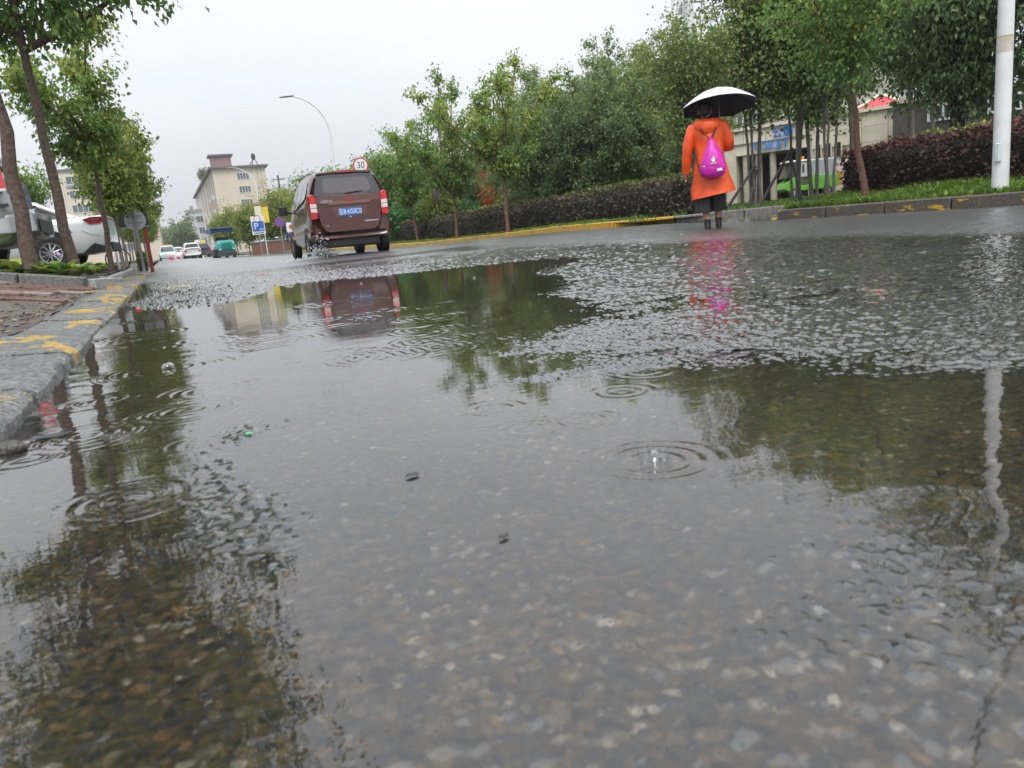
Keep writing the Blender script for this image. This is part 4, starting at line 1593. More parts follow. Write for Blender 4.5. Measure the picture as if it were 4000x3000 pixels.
panel([(-.19, 1.80), (-.19, 1.825), (.19, 1.825), (.19, 1.80)], lambda a, z, o: Vector((a, .098 - o, z + .012)), .012, 'brake_light', REDL, sp)
for s in (-1, 1):
    tl = panel([(s * .668, .86), (s * .66, 1.05), (s * .675, 1.30), (s * .73, 1.385), (s * .80, 1.36), (s * .815, 1.15), (s * .81, .84)][::s], rear, .03, 'tail_light', REDL, van, .012)
    for z0, z1 in ((1.09, 1.165), (.995, 1.075)):
        panel([(s * .67, z0), (s * .672, z1), (s * .80, z1 + .01), (s * .80, z0 + .005)][::s], rear, .008, 'clear_lens', CLEARL, tl, .003, .031)
    # wrap of the lamp round the side
    mb = MB()
    mb.box((s * .823, .10, 1.13), (.012, .16, .44))
    mb.build('lamp_side', REDL, tl, bevel=.004)
rec = panel([(-.36, 1.0), (-.44, 1.135), (.44, 1.135), (.36, 1.0), (.31, .86), (-.31, .86)], rear, .004, 'plate_recess', VANL, tg, 0, .0155)
panel([(-.44, 1.12), (-.44, 1.185), (.44, 1.185), (.44, 1.12)], rear, .03, 'garnish_bar', mat('van_garnish', (.19, .10, .075), rough=.3, var=.1, coat=.3), tg, .008, .012)
pl = panel([(-.235, .885), (-.235, 1.045), (.235, 1.045), (.235, .885)], rear, .006, 'number_plate', mat('plate_blue', (.05, .18, .55), rough=.35, var=.08, scale=20), van, .003, .022)
text_mesh('plate_lettering', '吉B·6G0C0', .145, mat('plate_white', (.85, .86, .88), rough=.4, var=.03), pl, txt(0, -.043, .962), .001, .70)
MB().ell((.0, -.03, .85), (.018, .012, .018), 10, 6).build('lock', CLEARL, tg, smooth=True)
# emblem: red pointed wings, chrome lettering
EMB = mat('emblem_red', (.6, .02, .04), rough=.25, var=.1, coat=.4)
mb = MB()
for s in (-1, 1):
    mb.prism([(s * .012, 1.268), (s * .045, 1.24), (s * .10, 1.262), (s * .055, 1.222), (s * .008, 1.185)][::s], lambda a, z, o: rear(a, z, .021 + o), .008)
    mb.prism([(s * .006, 1.235), (s * .03, 1.212), (s * .006, 1.20)][::s], lambda a, z, o: rear(a, z, .022 + o), .008)
mb.build('emblem', EMB, tg)
CHR = mat('chrome', (.75, .75, .76), rough=.15, metal=.9, var=.05)
text_mesh('model_lettering', '五菱宏光S', .075, CHR, tg, txt(-.46, -.037, 1.20), .004, .78)
text_mesh('badge_lettering', '1.5L', .05, CHR, tg, txt(-.50, -.03, .69), .003)
mb = MB()
for k in range(7):
    mb.box((.30 + k * .042, -.032, .74), (.03, .006, .028), ry=.15 * (k % 2))
mb.build('trim_badge', CHR, tg)
bump = MB()
bump.loft([car_ring(.0, .42, .72, .50, .74, .545, .72), car_ring(-.028, .41, .78, .50, .80, .54, .785), car_ring(.02, .39, .82, .5, .85, .545, .83), car_ring(.3, .39, .83, .5, .853, .545, .835)])
bump.build('bumper', VAN, van, smooth=True, angle=60)
MB().box((0, .2, .31), (1.16, .36, .2), taper=1.0).build('underbody', BLACKP, van, bevel=.04)
MB().box((0, 1.8, .30), (1.2, 2.8, .14)).build('chassis', BLACKP, van)
for s in (-1, 1):
    for k, pts in enumerate([[(.35, 1.32), (.42, 1.66), (1.12, 1.72), (1.12, 1.24)], [(1.18, 1.235), (1.18, 1.725), (1.98, 1.72), (1.98, 1.16)], [(2.04, 1.155), (2.04, 1.715), (2.25, 1.68), (2.95, 1.14), (2.9, 1.10)]]):
        panel(pts[::-s], side_fn(s), .006, 'side_window', GLASSD, van)
    for yy in (.72, 3.32):
        w_ = wheel(van, (s * .772, yy, .30), .305, .19, s, 6)
    for yy in (.72, 3.32):
        MB().tube([(s * .70, yy, .34), (s * .853, yy, .34)], .36, 24).build('wheel_arch', BLACKP, van)
    panel([(.06, .5), (.06, .60), (3.9, .58), (3.9, .5)][::-s], lambda a, z, o: Vector((s * (.846 + o), a, z - .02)), .01, 'side_trim', VANL, van)
    mr = MB()
    mr.tube([(s * .82, 2.85, 1.14), (s * .95, 2.82, 1.16)], .025, 6)
    mr.rbox((s * 1.03, 2.80, 1.20), (.19, .11, .24), .03)
    mr.build('door_mirror', BLACKP, van, smooth=False, bevel=.015)
MB().tube([(-.845, 1.55, .98), (-.868, 1.6, .985), (-.868, 1.75, .985), (-.845, 1.8, .98)], .014, 6).build('door_handle', VAN, van, smooth=True)
# spray behind the left rear wheel
n = 1100
r_ = np.random.default_rng(5)
sx = 2.94 + np.abs(r_.normal(size=n)) * .28 - .1
szz = np.abs(r_.normal(size=n)) * .22 * np.exp(-((sx - 3.06) / .32) ** 2) + .005
sy = 16.95 + r_.normal(size=n) * .22 - szz * .9
n2 = 260
gx = np.concatenate([sx, r_.uniform(2.2, 3.4, n2)])
gy = np.concatenate([sy, r_.normal(16.75, .12, n2)])
gzz = np.concatenate([szz, np.abs(r_.normal(size=n2)) * .018 + .01])
spr = scatter_blobs('wheel_spray', np.stack([gx, gy, gzz], 1), r_.uniform(.004, .015, n + n2), DROP, r_.random(n + n2), squash=(1, 1, 1.1), label='spray of droplets thrown up by the left rear wheel of the van', cat='spray')

# ---------------------------------------------------------------- person with umbrella
ORANGE = mat('orange_raincoat', (.80, .085, .008), rough=.5, var=.16, scale=7, bump=.5, bscale=9, coat=.15)
ORANGEH = mat('orange_hood', (.86, .095, .01), rough=.48, var=.14, scale=9, bump=.5, bscale=12, coat=.15)
SKIN = mat('skin', (.48, .27, .19), rough=.5, var=.08, scale=20)
HAIR = mat('black_hair', (.012, .010, .010), rough=.4, var=.3, scale=60, bump=.5)
CLOTHB = mat('black_cloth', (.018, .017, .020), rough=.7, var=.25, scale=12, bump=.4, bscale=25)
MAG = mat('magenta_nylon', (.56, .018, .36), rough=.4, var=.2, scale=9, bump=.5, bscale=14)
PS = at(2780, 893, 10.9)
per = empty('person', (PS.x, PS.y, .012), -RAD(38.5), 'person in orange raincoat and black wide trousers walking away under an umbrella', 'person')


def skin_body(parent):
    """one continuous figure: skeleton edges with radii"""
    J = {'pel': ((0, 0, .92), .13), 'sp': ((0, 0, 1.12), .12), 'ch': ((0, .01, 1.32), .14), 'nk': ((-.01, .015, 1.475), .052), 'hd0': ((-.03, .03, 1.56), .062), 'hd1': ((-.035, .035, 1.645), .078), 'hd2': ((-.035, .03, 1.70), .06),
         'lh': ((-.10, 0, .86), .095), 'lk': ((-.085, .03, .49), .06), 'lc': ((-.075, -.015, .33), .06), 'la': ((-.055, -.03, .10), .046), 'lf': ((-.055, .10, .035), .034),
         'rh': ((.10, .01, .86), .095), 'rk': ((.105, .16, .50), .06), 'rc': ((.1, .13, .34), .06), 'ra': ((.095, .10, .115), .046), 'rf': ((.10, .25, .04), .034),
         'ls': ((-.20, 0, 1.38), .062), 'le': ((-.285, -.02, 1.09), .045), 'lw': ((-.315, .04, .83), .03), 'lp': ((-.318, .055, .765), .032),
         'rs': ((.19, .02, 1.38), .062), 're': ((.26, .05, 1.12), .045), 'rw': ((.16, .24, 1.22), .03), 'rp': ((.135, .29, 1.25), .032)}
    E_ = [('pel', 'sp'), ('sp', 'ch'), ('ch', 'nk'), ('nk', 'hd0'), ('hd0', 'hd1'), ('hd1', 'hd2'), ('pel', 'lh'), ('lh', 'lk'), ('lk', 'lc'), ('lc', 'la'), ('la', 'lf'), ('pel', 'rh'), ('rh', 'rk'), ('rk', 'rc'), ('rc', 'ra'), ('ra', 'rf'),
          ('ch', 'ls'), ('ls', 'le'), ('le', 'lw'), ('lw', 'lp'), ('ch', 'rs'), ('rs', 're'), ('re', 'rw'), ('rw', 'rp')]
    # fingers of both hands
    fing = []
    for hand, base, dirs in (('l', (-.318, .055, .765), [((-.012, .02 - .014 * k, -.075 + .006 * abs(k - 1)), (-.004, .012 - .014 * k, -.045)) for k in range(4)]),
                             ('r', (.135, .29, 1.25), [((-.03, .03 - .012 * k, .012 * k), (-.03, -.02 - .004 * k, 0)) for k in range(4)])):
        b0 = Vector(base)
        for k, (d1, d2) in enumerate(dirs):
            n1, n2_ = f'{hand}f{k}a', f'{hand}f{k}b'
            J[n1] = (tuple(b0 + Vector(d1) * .6), .0095)
            J[n2_] = (tuple(b0 + Vector(d1) * .6 + Vector(d2)), .0085)
            fing += [(hand + 'p', n1), (n1, n2_)]
        t1, t2 = f'{hand}t1', f'{hand}t2'
        s = 1 if hand == 'l' else -1
        J[t1] = (tuple(b0 + Vector((.012 * s, .035, -.008))), .011)
        J[t2] = (tuple(b0 + Vector((.014 * s, .05, -.04))), .009)
        fing += [(hand + 'p', t1), (t1, t2)]
    E_ += fing
    names = list(J)
    me = bpy.data.meshes.new('body')
    me.from_pydata([J[k][0] for k in names], [(names.index(a), names.index(b_)) for a, b_ in E_], [])
    o = bpy.data.objects.new('body', me)
    link(o, parent)
    o.modifiers.new('skin', 'SKIN')
    for i, k in enumerate(names):
        sv = me.skin_vertices[0].data[i]
        sv.radius = (J[k][1], J[k][1])
        sv.use_root = (k == 'pel')
    md = o.modifiers.new('sub', 'SUBSURF')
    md.levels = md.render_levels = 2
    me.materials.append(SKIN)
    dg = bpy.context.evaluated_depsgraph_get()
    dg.update()
    m2 = bpy.data.meshes.new_from_object(o.evaluated_get(dg))
    o.modifiers.clear()
    o.data = m2
    m2.materials.clear()
    m2.materials.append(SKIN)
    m2.polygons.foreach_set('use_smooth', [True] * len(m2.polygons))
    return o


skin_body(per)


def oval(cx, cy, z, rx, ry, n=28, ph=0.0, amp=0.0, fold=6, seed=0, tilt=0.0):
    out = []
    for k in range(n):
        a = 2 * pi * k / n
        w = 1 + amp * sin(fold * a + ph) + amp * .5 * sin((fold * 2 - 1) * a + ph * 2.3)
        x_ = cx + rx * w * cos(a)
        out.append((x_, cy + ry * w * sin(a), z + tilt * (x_ - cx)))
    return out




def crumple(rings, k=4, amp=.008, seed=1, grow=True):
    R_ = []
    for i in range(len(rings) - 1):
        for q in range(k):
            t = q / k
            R_.append([tuple(np.array(a) * (1 - t) + np.array(b_) * t) for a, b_ in zip(rings[i], rings[i + 1])])
    R_.append(rings[-1])
    out = []
    for ring in R_:
        c_ = np.mean(np.array(ring), 0)
        n_ = len(ring)
        o = []
        for j, p_ in enumerate(ring):
            p_ = np.array(p_)
            a = 2 * pi * j / n_
            z = p_[2]
            w = float(vnoise(np.array([3 + 2.2 * cos(a) + z * 2.0]), np.array([3 + 2.2 * sin(a) + z * 5.5]), seed)[0] - .5) * 2
            w += .6 * float(vnoise(np.array([9 + 5 * cos(a) - z * 9]), np.array([9 + 5 * sin(a) + z * 9]), seed + 1)[0] - .5) * 2
            d = p_ - c_
            d[2] = 0
            d /= np.linalg.norm(d) + 1e-9
            o.append(tuple(p_ + d * w * amp))
        out.append(o)
    return out


coat = MB()
coat.loft(crumple([oval(.045, .0, .465, .305, .22, amp=.04, fold=5, tilt=.14), oval(.035, 0, .56, .285, .205, amp=.035, fold=5, tilt=.09), oval(.015, -.005, .75, .235, .175, amp=.022, fold=5, ph=.3), oval(.005, -.005, .92, .215, .16, amp=.016, fold=5, ph=.6),
           oval(0, -.005, 1.10, .205, .15, amp=.014, fold=4), oval(0, 0, 1.25, .215, .148, amp=.008), oval(0, .005, 1.36, .215, .14), oval(0, .01, 1.42, .185, .12), oval(-.005, .012, 1.465, .11, .09), oval(-.01, .012, 1.49, .072, .072)], 4, .019), caps=False)
ct = coat.build('raincoat', ORANGE, per, smooth=True, angle=80)
MB().loft([oval(.04, .0, .475, .262, .182, amp=.035, fold=5, tilt=.14), oval(.03, 0, .56, .242, .168, amp=.03, fold=5, tilt=.09), oval(.0, 0, .9, .16, .11)], caps=False).build('coat_lining', mat('coat_inside', (.30, .04, .008), rough=.6, var=.2), ct, smooth=True)


def sleeve(path, rad):
    r2 = [x_ * (1.0 + (.05 if i % 2 else -.03)) for i, x_ in enumerate(rad)]
    return MB().tube(path, r2, 14, caps=False)


sleeve([(-.13, .0, 1.425), (-.20, 0, 1.385), (-.238, -.005, 1.28), (-.268, -.012, 1.17), (-.29, -.015, 1.07), (-.303, .0, .97), (-.313, .025, .87), (-.318, .04, .80)], [.06, .078, .082, .078, .07, .064, .06, .056]).build('sleeve', ORANGE, ct, smooth=True, angle=80)
sleeve([(.13, .0, 1.425), (.20, .01, 1.385), (.24, .03, 1.28), (.262, .045, 1.18), (.27, .06, 1.10), (.235, .14, 1.11), (.19, .205, 1.17), (.165, .24, 1.21)], [.06, .078, .082, .08, .076, .066, .056, .05]).build('sleeve', ORANGE, ct, smooth=True, angle=80)
# hood lying on the back
hood = MB()
hr = []
for t, rx, ry, cz, cy in ((0, .10, .10, 1.505, .02), (.25, .165, .155, 1.49, -.035), (.5, .185, .165, 1.44, -.075), (.7, .165, .14, 1.37, -.105), (.87, .11, .09, 1.30, -.125), (1, .03, .03, 1.255, -.135)):
    hr.append(oval(-.005, cy + .04, cz, rx, ry * .75, 22, amp=.02, fold=5))
hood.loft(crumple(hr, 3, .014, 5))
hood.build('hood', ORANGEH, ct, smooth=True, angle=80)
MB().loft([oval(-.012, .015, 1.47, .082, .082, 20), oval(-.012, .012, 1.505, .088, .086, 20), oval(-.012, .015, 1.525, .07, .07, 20)], caps=False).build('collar', CLOTHB, ct, smooth=True)
# hair, ears
MB().ell((-.035, .02, 1.655), (.088, .10, .10), 18, 10).ell((-.035, -.02, 1.60), (.075, .065, .07), 16, 8).ell((-.035, .0, 1.725), (.06, .06, .055), 14, 8).build('hair', HAIR, per, smooth=True)
for s in (-1, 1):
    MB().ell((-.035 + s * .086, .035, 1.60), (.012, .024, .034), 10, 6).build('ear', SKIN, per, smooth=True)
# culottes
cul = MB()
cul.loft([oval(0, 0, .95, .18, .14), oval(0, 0, .80, .19, .15), oval(0, .01, .62, .20, .155, amp=.02)], caps=False)
for s, fy in ((-1, -.01), (1, .09)):
    cul.loft([oval(s * .088, fy * .3, .72, .098, .14, 20, amp=.02, fold=5), oval(s * .094, fy * .7, .5, .108, .138, 20, amp=.05, fold=5), oval(s * .10, fy, .238 + .02 * (s > 0), .118, .135, 20, amp=.08, fold=5)], caps=False)
cul.build('trousers', CLOTHB, per, smooth=True, angle=80)
BOOT = mat('black_boot', (.014, .013, .014), rough=.3, var=.3, scale=30, bump=.3)
for (bx_, by_, bz_, tilt_) in ((-.055, -.03, .0, 0), (.097, .10, .008, .12)):
    mb = MB()
    def bo(dy, z, rx, ry):
        return [(bx_ + rx * cos(a), by_ + dy + ry * sin(a), bz_ + z + max(0, -(dy + ry * sin(a))) * tilt_) for a in np.linspace(0, 2 * pi, 16, endpoint=False)]
    mb.loft([bo(.045, .0, .043, .115), bo(.045, .02, .046, .12), bo(.03, .05, .045, .10), bo(.01, .08, .043, .062), bo(0, .12, .046, .052), bo(0, .145, .049, .054)])
    b_ = mb.build('boot', BOOT, per, smooth=True, angle=60)
    MB().box((bx_, by_ - .045, bz_ + .012), (.06, .06, .03)).build('heel', BLACKP, b_)

# drawstring bag on the back
bag = empty('drawstring_bag', (PS.x, PS.y, .012), -RAD(38.5), 'magenta drawstring bag with white print on the person\'s back', 'bag')
bg_ = MB()
by0 = -.24
br = []
for z, rx, ry, cx, cy in ((.695, .05, .03, .045, 0), (.705, .105, .06, .047, 0), (.745, .16, .085, .05, 0), (.82, .175, .095, .05, 0), (.90, .16, .09, .052, 0), (1.0, .125, .075, .05, .01), (1.09, .085, .055, .045, .025), (1.17, .052, .035, .04, .04), (1.205, .03, .022, .036, .05), (1.23, .034, .024, .034, .052)):
    br.append(oval(cx, by0 + cy, z, rx, ry, 40, amp=.045 * min(1, (z - .69) * 2.4), fold=9, ph=.4))
bg_.loft(crumple(br, 3, .007, 9))
bg_.build('sack', MAG, bag, smooth=True, angle=85)
mb = MB()
mb.tube([(.036, -.19, 1.205), (.08, -.165, 1.30), (.13, -.10, 1.40), (.14, -.02, 1.445), (.15, .08, 1.40)], .010, 6)
mb.tube([(.03, -.19, 1.205), (-.04, -.19, 1.28), (-.10, -.14, 1.37), (-.13, -.03, 1.44), (-.15, .08, 1.40)], .008, 6)
mb.tube([(-.10, -.27, .73), (-.135, -.20, .83), (-.16, -.15, .95), (-.185, -.12, 1.06), (-.20, -.05, 1.13)], .010, 6)
mb.build('cord', CLOTHB, bag, smooth=True)
PRT = mat('white_print', (.85, .82, .86), rough=.5, var=.05)


def bagpt(x_, z):
    ring = min(range(len(br)), key=lambda i: abs(br[i][0][2] - z))
    i0 = max(0, min(len(br) - 2, ring if br[ring][0][2] <= z else ring - 1))
    t = (z - br[i0][0][2]) / (br[i0 + 1][0][2] - br[i0][0][2])
    rx = max(p[0] for p in br[i0]) * (1 - t) + max(p[0] for p in br[i0 + 1]) * t - .05
    ymin = min(p[1] for p in br[i0]) * (1 - t) + min(p[1] for p in br[i0 + 1]) * t
    yc = by0
    f = sqrt(max(0, 1 - ((x_ - .05) / max(.02, rx)) ** 2))
    return yc + (ymin - yc) * f - .006


mb = MB()
fl_ = [(.055, .985), (.068, .965), (.076, .942), (.078, .92), (.068, .902), (.05, .902), (.036, .915), (.034, .935), (.043, .955), (.046, .935), (.052, .96)]
mb.prism(fl_, lambda a, z, o: Vector((a, bagpt(a, z) - o, z)), .003)
for k in range(4):
    mb.box((.026 + k * .021, bagpt(.05, .88) - .003, .882 + .004 * (k % 2)), (.015, .004, .014))
for k in range(2):
    mb.box((-.075 + k * .014, bagpt(-.07, .86) - .004, .855), (.010, .004, .012))
mb.build('print', PRT, bag)
MB().box((.135, bagpt(.13, .795) - .006, .795), (.07, .006, .034), rz=.35, ry=-.12).build('label_tag', PRT, bag)

# umbrella
UW = mat('umbrella_outer', (.74, .62, .76), rough=.45, var=.06, scale=4)
UB = mat('umbrella_inner', (.012, .010, .018), rough=.6, var=.2)
um = empty('umbrella', (PS.x, PS.y, .012), -RAD(38.5), 'open umbrella, pale pink outside and black inside, held over the person', 'umbrella')
UM = Matrix.Translation((.16, .13, 1.64)) @ Matrix.Rotation(RAD(-11), 4, 'X') @ Matrix.Rotation(RAD(-2), 4, 'Y')


def canopy(R, H, z_off, sag):
    rings = []
    for i in range(7):
        t = i / 6
        ring = []
        for k in range(32):
            a = 2 * pi * k / 32 + pi / 8
            seg = (k % 4) / 4
            edge = cos(pi / 8) / cos((seg - .5) * pi / 4)
            rr = R * (t * .98 + .02) * (edge * t + (1 - t)) * (1 - sag * t * (sin(pi * seg)))
            zz = H * (1 - t ** 1.9) - .02 * t * (1 - sin(pi * seg)) * 0 + .018 * t * sin(pi * seg)
            ring.append(tuple(UM @ Vector((rr * cos(a), rr * sin(a), zz + z_off))))
        rings.append(ring)
    return rings


MB().loft(canopy(.525, .245, .004, .02), caps=False).build('canopy', UW, um, smooth=True, angle=80)
MB().loft(canopy(.521, .240, -.004, .02), caps=False).build('lining', UB, um, smooth=True, angle=80)
mb = MB()
for k in range(8):
    a = 2 * pi * k / 8 + pi / 8
    mb.tube([UM @ Vector((.52 * t * cos(a), .52 * t * sin(a), .25 * (1 - t ** 1.9) - .012)) for t in (0.03, .35, .7, 1.01)], .004, 5)
    mb.tube([UM @ Vector((.02 * cos(a), .02 * sin(a), .02)), UM @ Vector((.27 * cos(a), .27 * sin(a), .16))], .003, 5)
mb.build('ribs', DARKM, um, smooth=True)
mb = MB()
mb.tube([UM @ Vector((0, 0, .30)), UM @ Vector((0, 0, .0)), UM @ Vector((0, 0, -.36))], [.006, .007, .007], 8)
mb.build('shaft', STEEL, um, smooth=True)
MB().tube([UM @ Vector((0, 0, -.34)), UM @ Vector((0, 0, -.47))], .015, 8).build('handle', BLACKP, um, smooth=True)

# ---------------------------------------------------------------- parked cars on the left


def sedan(name, loc, rz, paint, label, tail, spoiler=False, full=True, scale=1.0, hatch=False, wheels=True):
    """car with its tail at y=0, nose towards +y"""
    c = empty(name, loc, rz, label, 'car')
    c.scale = (scale,) * 3
    b_ = MB()
    if hatch:
        prof = [(.08, .42, .72, .80, .76, 1.05, .66), (.0, .40, .80, .85, .85, 1.12, .74), (.12, .30, .86, .95, .90, 1.20, .78), (.8, .26, .88, .98, .92, 1.16, .80), (2.4, .25, .88, .96, .92, 1.10, .80), (3.2, .26, .87, .92, .90, 1.04, .76), (3.9, .28, .84, .80, .86, .92, .70), (4.3, .34, .74, .66, .74, .74, .55)]
        gh = [(.10, 1.12, .78, 1.16, .70), (.30, 1.14, .80, 1.60, .62), (.75, 1.14, .81, 1.70, .64), (1.8, 1.08, .82, 1.72, .65), (2.5, 1.05, .82, 1.60, .63), (3.25, 1.0, .80, 1.06, .74)]
    else:
        prof = [(.10, .45, .70, .74, .74, .90, .62), (.0, .42, .80, .76, .84, .98, .70), (.10, .30, .86, .80, .89, 1.0, .76), (.45, .26, .88, .86, .91, .985, .80), (1.1, .25, .88, .89, .92, .98, .82), (2.4, .25, .88, .88, .92, .95, .82), (3.3, .25, .87, .84, .91, .96, .78), (4.1, .27, .85, .74, .87, .84, .72), (4.55, .33, .75, .6, .76, .68, .58)]
        gh = [(.55, .955, .74, .985, .68), (1.15, .96, .80, 1.30, .58), (1.8, .94, .82, 1.44, .58), (2.4, .93, .82, 1.43, .58), (3.4, .93, .80, .98, .72)]
    b_.loft([car_ring(*p_) for p_ in prof])
    b_.build('body', paint, c, smooth=True, angle=55)

    def gring(y, zl, wl, zt, wt, k=1.0, dz=0):
        return [(wl * k, y, zl), (wt * k + .02, y, zt - .06 + dz), (wt * k * .8, y, zt + dz), (-wt * k * .8, y, zt + dz), (-wt * k - .02, y, zt - .06 + dz), (-wl * k, y, zl)]
    MB().loft([gring(*g_) for g_ in gh]).build('windows', GLASSD, c, smooth=True, angle=45)
    rf = MB()
    rf.loft([[(wt + .03, y, zt - .05), (wt * .82, y, zt + .012), (-wt * .82, y, zt + .012), (-wt - .03, y, zt - .05), (-wt * .8, y, zt - .035), (wt * .8, y, zt - .035)] for (y, zl, wl, zt, wt) in gh[1:-1]])
    rf.build('roof', paint, c, smooth=True, angle=50)
    for s in (-1, 1):
        for (i, j) in ((0, 1), (len(gh) - 1, len(gh) - 2)):
            a, q = gh[i], gh[j]
            MB().tube([(s * a[2] * .99, a[0], a[1]), (s * (q[4] + .025), q[0], q[3] - .05)], [.055, .035], 6).build('pillar', paint, c, smooth=True)
        m_ = gh[len(gh) // 2]
        MB().tube([(s * m_[2], m_[0], m_[1]), (s * (m_[4] + .03), m_[0] - .05, m_[3] - .06)], [.03, .025], 6).build('pillar', paint, c, smooth=True)
    L_ = prof[-1][0]
    wy = (1.02 if not hatch else .78, L_ - .85)
    for s in (-1, 1):
        for yy in wy:
            MB().tube([(s * .72, yy, .36), (s * .928, yy, .36)], .40, 26).build('wheel_arch', BLACKP, c)
            wheel(c, (s * .85, yy, .33), .33, .2, s, 10)
        mb_ = MB()
        mb_.box((s * .90, 1.9, .25), (.02, 2.2, .06))
        mb_.build('sill', BLACKP, c)
        mm = MB()
        mm.rbox((s * 1.0, gh[-1][0] - .35, 1.0), (.18, .12, .14), .03)
        mm.build('door_mirror', paint, c)
    tail(c)
    if spoiler:
        mb_ = MB()
        mb_.prism([(-.55, 0), (-.5, .05), (.5, .05), (.55, 0)], lambda a, z, o: Vector((a, .20 + o, 1.64 + z)), .22)
        mb_.build('spoiler', paint, c, bevel=.01)
    return c


def tail_white(c):
    for s in (-1, 1):
        def f(y, z, o, s=s):
            t = max(0, .12 - y) / .12
            return Vector((s * (.905 - .10 * t ** 1.5 + o), y, z))
        panel([(.02, .87), (.04, .95), (.24, .955), (.40, .91), (.28, .82), (.08, .83)][::-s], f, .014, 'tail_light', mat('dark_red_lens', (.28, .012, .02), rough=.15, var=.2, scale=20, coat=.5), c, .004)
    panel([(-.5, .90), (-.5, .93), (.5, .93), (.5, .90)], lambda a, z, o: Vector((a, -.012 - o, z)), .015, 'light_bar', REDL, c)
    panel([(-.26, .62), (-.26, .76), (.26, .76), (.26, .62)], lambda a, z, o: Vector((a, -.004 - o, z)), .012, 'number_plate', mat('plate_green', (.35, .62, .5), rough=.4, var=.1), c)
    panel([(-.70, .30), (-.74, .46), (.74, .46), (.70, .30)], lambda a, z, o: Vector((a, -.008 - o, z)), .03, 'rear_diffuser', BLACKP, c, .006)
    for s in (-1, 1):
        panel([(.0, .29), (.02, .36), (.25, .46), (.32, .42), (.50, .27)][::-s], lambda a, z, o: Vector((s * (.885 + o), a, z)), .012, 'bumper_trim', BLACKP, c, .003)
        MB().tube([(s * .915, .12, .60), (s * .918, .3, .64), (s * .916, .44, .72)], .006, 5).build('crease_shade', mat('shade_line', (.45, .46, .47), rough=.4, var=.05), c, smooth=True)  # thin grey line paints in the shade along the body fold
    panel([(1.28, .80), (1.28, .92), (1.46, .92), (1.46, .80)], lambda a, z, o: Vector((-(.921 + o), a, z)), .003, 'fuel_flap', WHITE, c, .002)


# nose directions: tail near the road, nose to the left
HEAD = pi / 2 + RAD(-3)
pw = at(455, 960, 15.4)
wcar = sedan('parked_car', (pw.x - .05, pw.y + .55, .28), HEAD, WHITE, 'white sedan parked nose-in on the left behind the tree trunks', tail_white)


def tail_silver(c):
    for s in (-1, 1):
        panel([(.02, .95), (.04, 1.17), (.16, 1.18), (.20, .95)][::-s], lambda a, z, o: Vector((s * (.915 + o - max(0, z - 1.0) * .35), a, z)), .02, 'tail_light', REDL, c, .006)
        panel([(.02, .92), (.02, .95), (.26, .95), (.26, .92)][::-s], lambda a, z, o: Vector((s * (.92 + o), a, z)), .02, 'clear_lens', CLEARL, c, .003)
        if s < 0:
            panel([(s * .66, .95), (s * .66, 1.10), (s * .80, 1.10), (s * .88, .95)][::s], lambda a, z, o: Vector((a, -.02 - o + max(0, z - 1.0) * .2, z)), .03, 'tail_light', REDL, c, .006)
        panel([(.03, .62), (.03, .66), (2.6, .66), (2.6, .62)][::-s], lambda a, z, o: Vector((s * (.918 + o), a, z + .12)), .012, 'side_trim', DARKM, c)
    b_ = MB()
    b_.loft([car_ring(-.16, .40, .70, .5, .74, .70, .68), car_ring(-.20, .40, .78, .5, .84, .72, .78), car_ring(-.12, .38, .84, .5, .91, .72, .86), car_ring(.2, .38, .88, .5, .925, .72, .88)])
    b_.build('bumper', SILV, c, smooth=True, angle=60)
    panel([(-.6, .44), (-.62, .60), (.62, .60), (.6, .44)], lambda a, z, o: Vector((a, -.20 - o, z)), .015, 'bumper_insert', BLACKP, c)
    panel([(-.26, .80), (-.26, .94), (.26, .94), (.26, .80)], lambda a, z, o: Vector((a, -.02 - o, z)), .012, 'number_plate', MATS['plate_blue'], c)


SILV = mat('silver_paint', (.36, .38, .38), rough=.28, metal=.55, var=.1, scale=2, coat=.5)
psv = at(165, 900, 9.9)
scar = sedan('parked_car', (-1.52, 11.85, .35), pi / 2, SILV, 'silver-grey car parked at the left edge with a tall red tail light', tail_silver, hatch=True)
sedan('parked_car', (-2.9, 19.8, .3), HEAD, WHITE, 'second white car further back, only its roof spoiler showing', lambda c: None, spoiler=True, hatch=True)

# ---------------------------------------------------------------- street lamps


def make_lamp(label, H=8.6, r0=.10, arm=True, group='white street lamps along the right kerb'):
    c = empty('street_lamp', (0, 0, 0), 0, label, 'lamp', group)
    b_ = MB()
    b_.tube([(0, 0, -.15), (0, 0, .02), (0, 0, 2.0), (0, 0, 4.5), (0, 0, 6.6)], [r0, r0, r0 * .93, r0 * .8, r0 * .68], 16)
    b_.build('pole', WHITEM, c, smooth=True, angle=60)
    a_ = MB()
    pts = []
    for k in range(11):
        t = k / 10
        ang = t * RAD(76)
        pts.append((-1.75 * (1 - cos(ang)) / (1 - cos(RAD(76))), 0, 6.55 + (H - 6.6) * sin(ang) / sin(RAD(76))))
    a_.tube(pts, [r0 * .66 - r0 * .3 * k / 10 for k in range(11)], 12)
    ao = a_.build('arm', WHITEM, c, smooth=True, angle=60)
    h_ = MB()
    e = Vector(pts[-1])
    h_.loft([[(e.x + dx, e.y + w * cos(q), e.z + .03 + hh * sin(q) - .09 * (-dx)) for q in np.linspace(0, 2 * pi, 12, endpoint=False)] for dx, w, hh in ((.05, .05, .04), (-.1, .11, .05), (-.5, .14, .05), (-.72, .10, .035), (-.78, .03, .02))])
    h_.build('lamp_head', mat('lamp_grey', (.30, .31, .33), rough=.4, var=.1), ao, smooth=True)
    return c


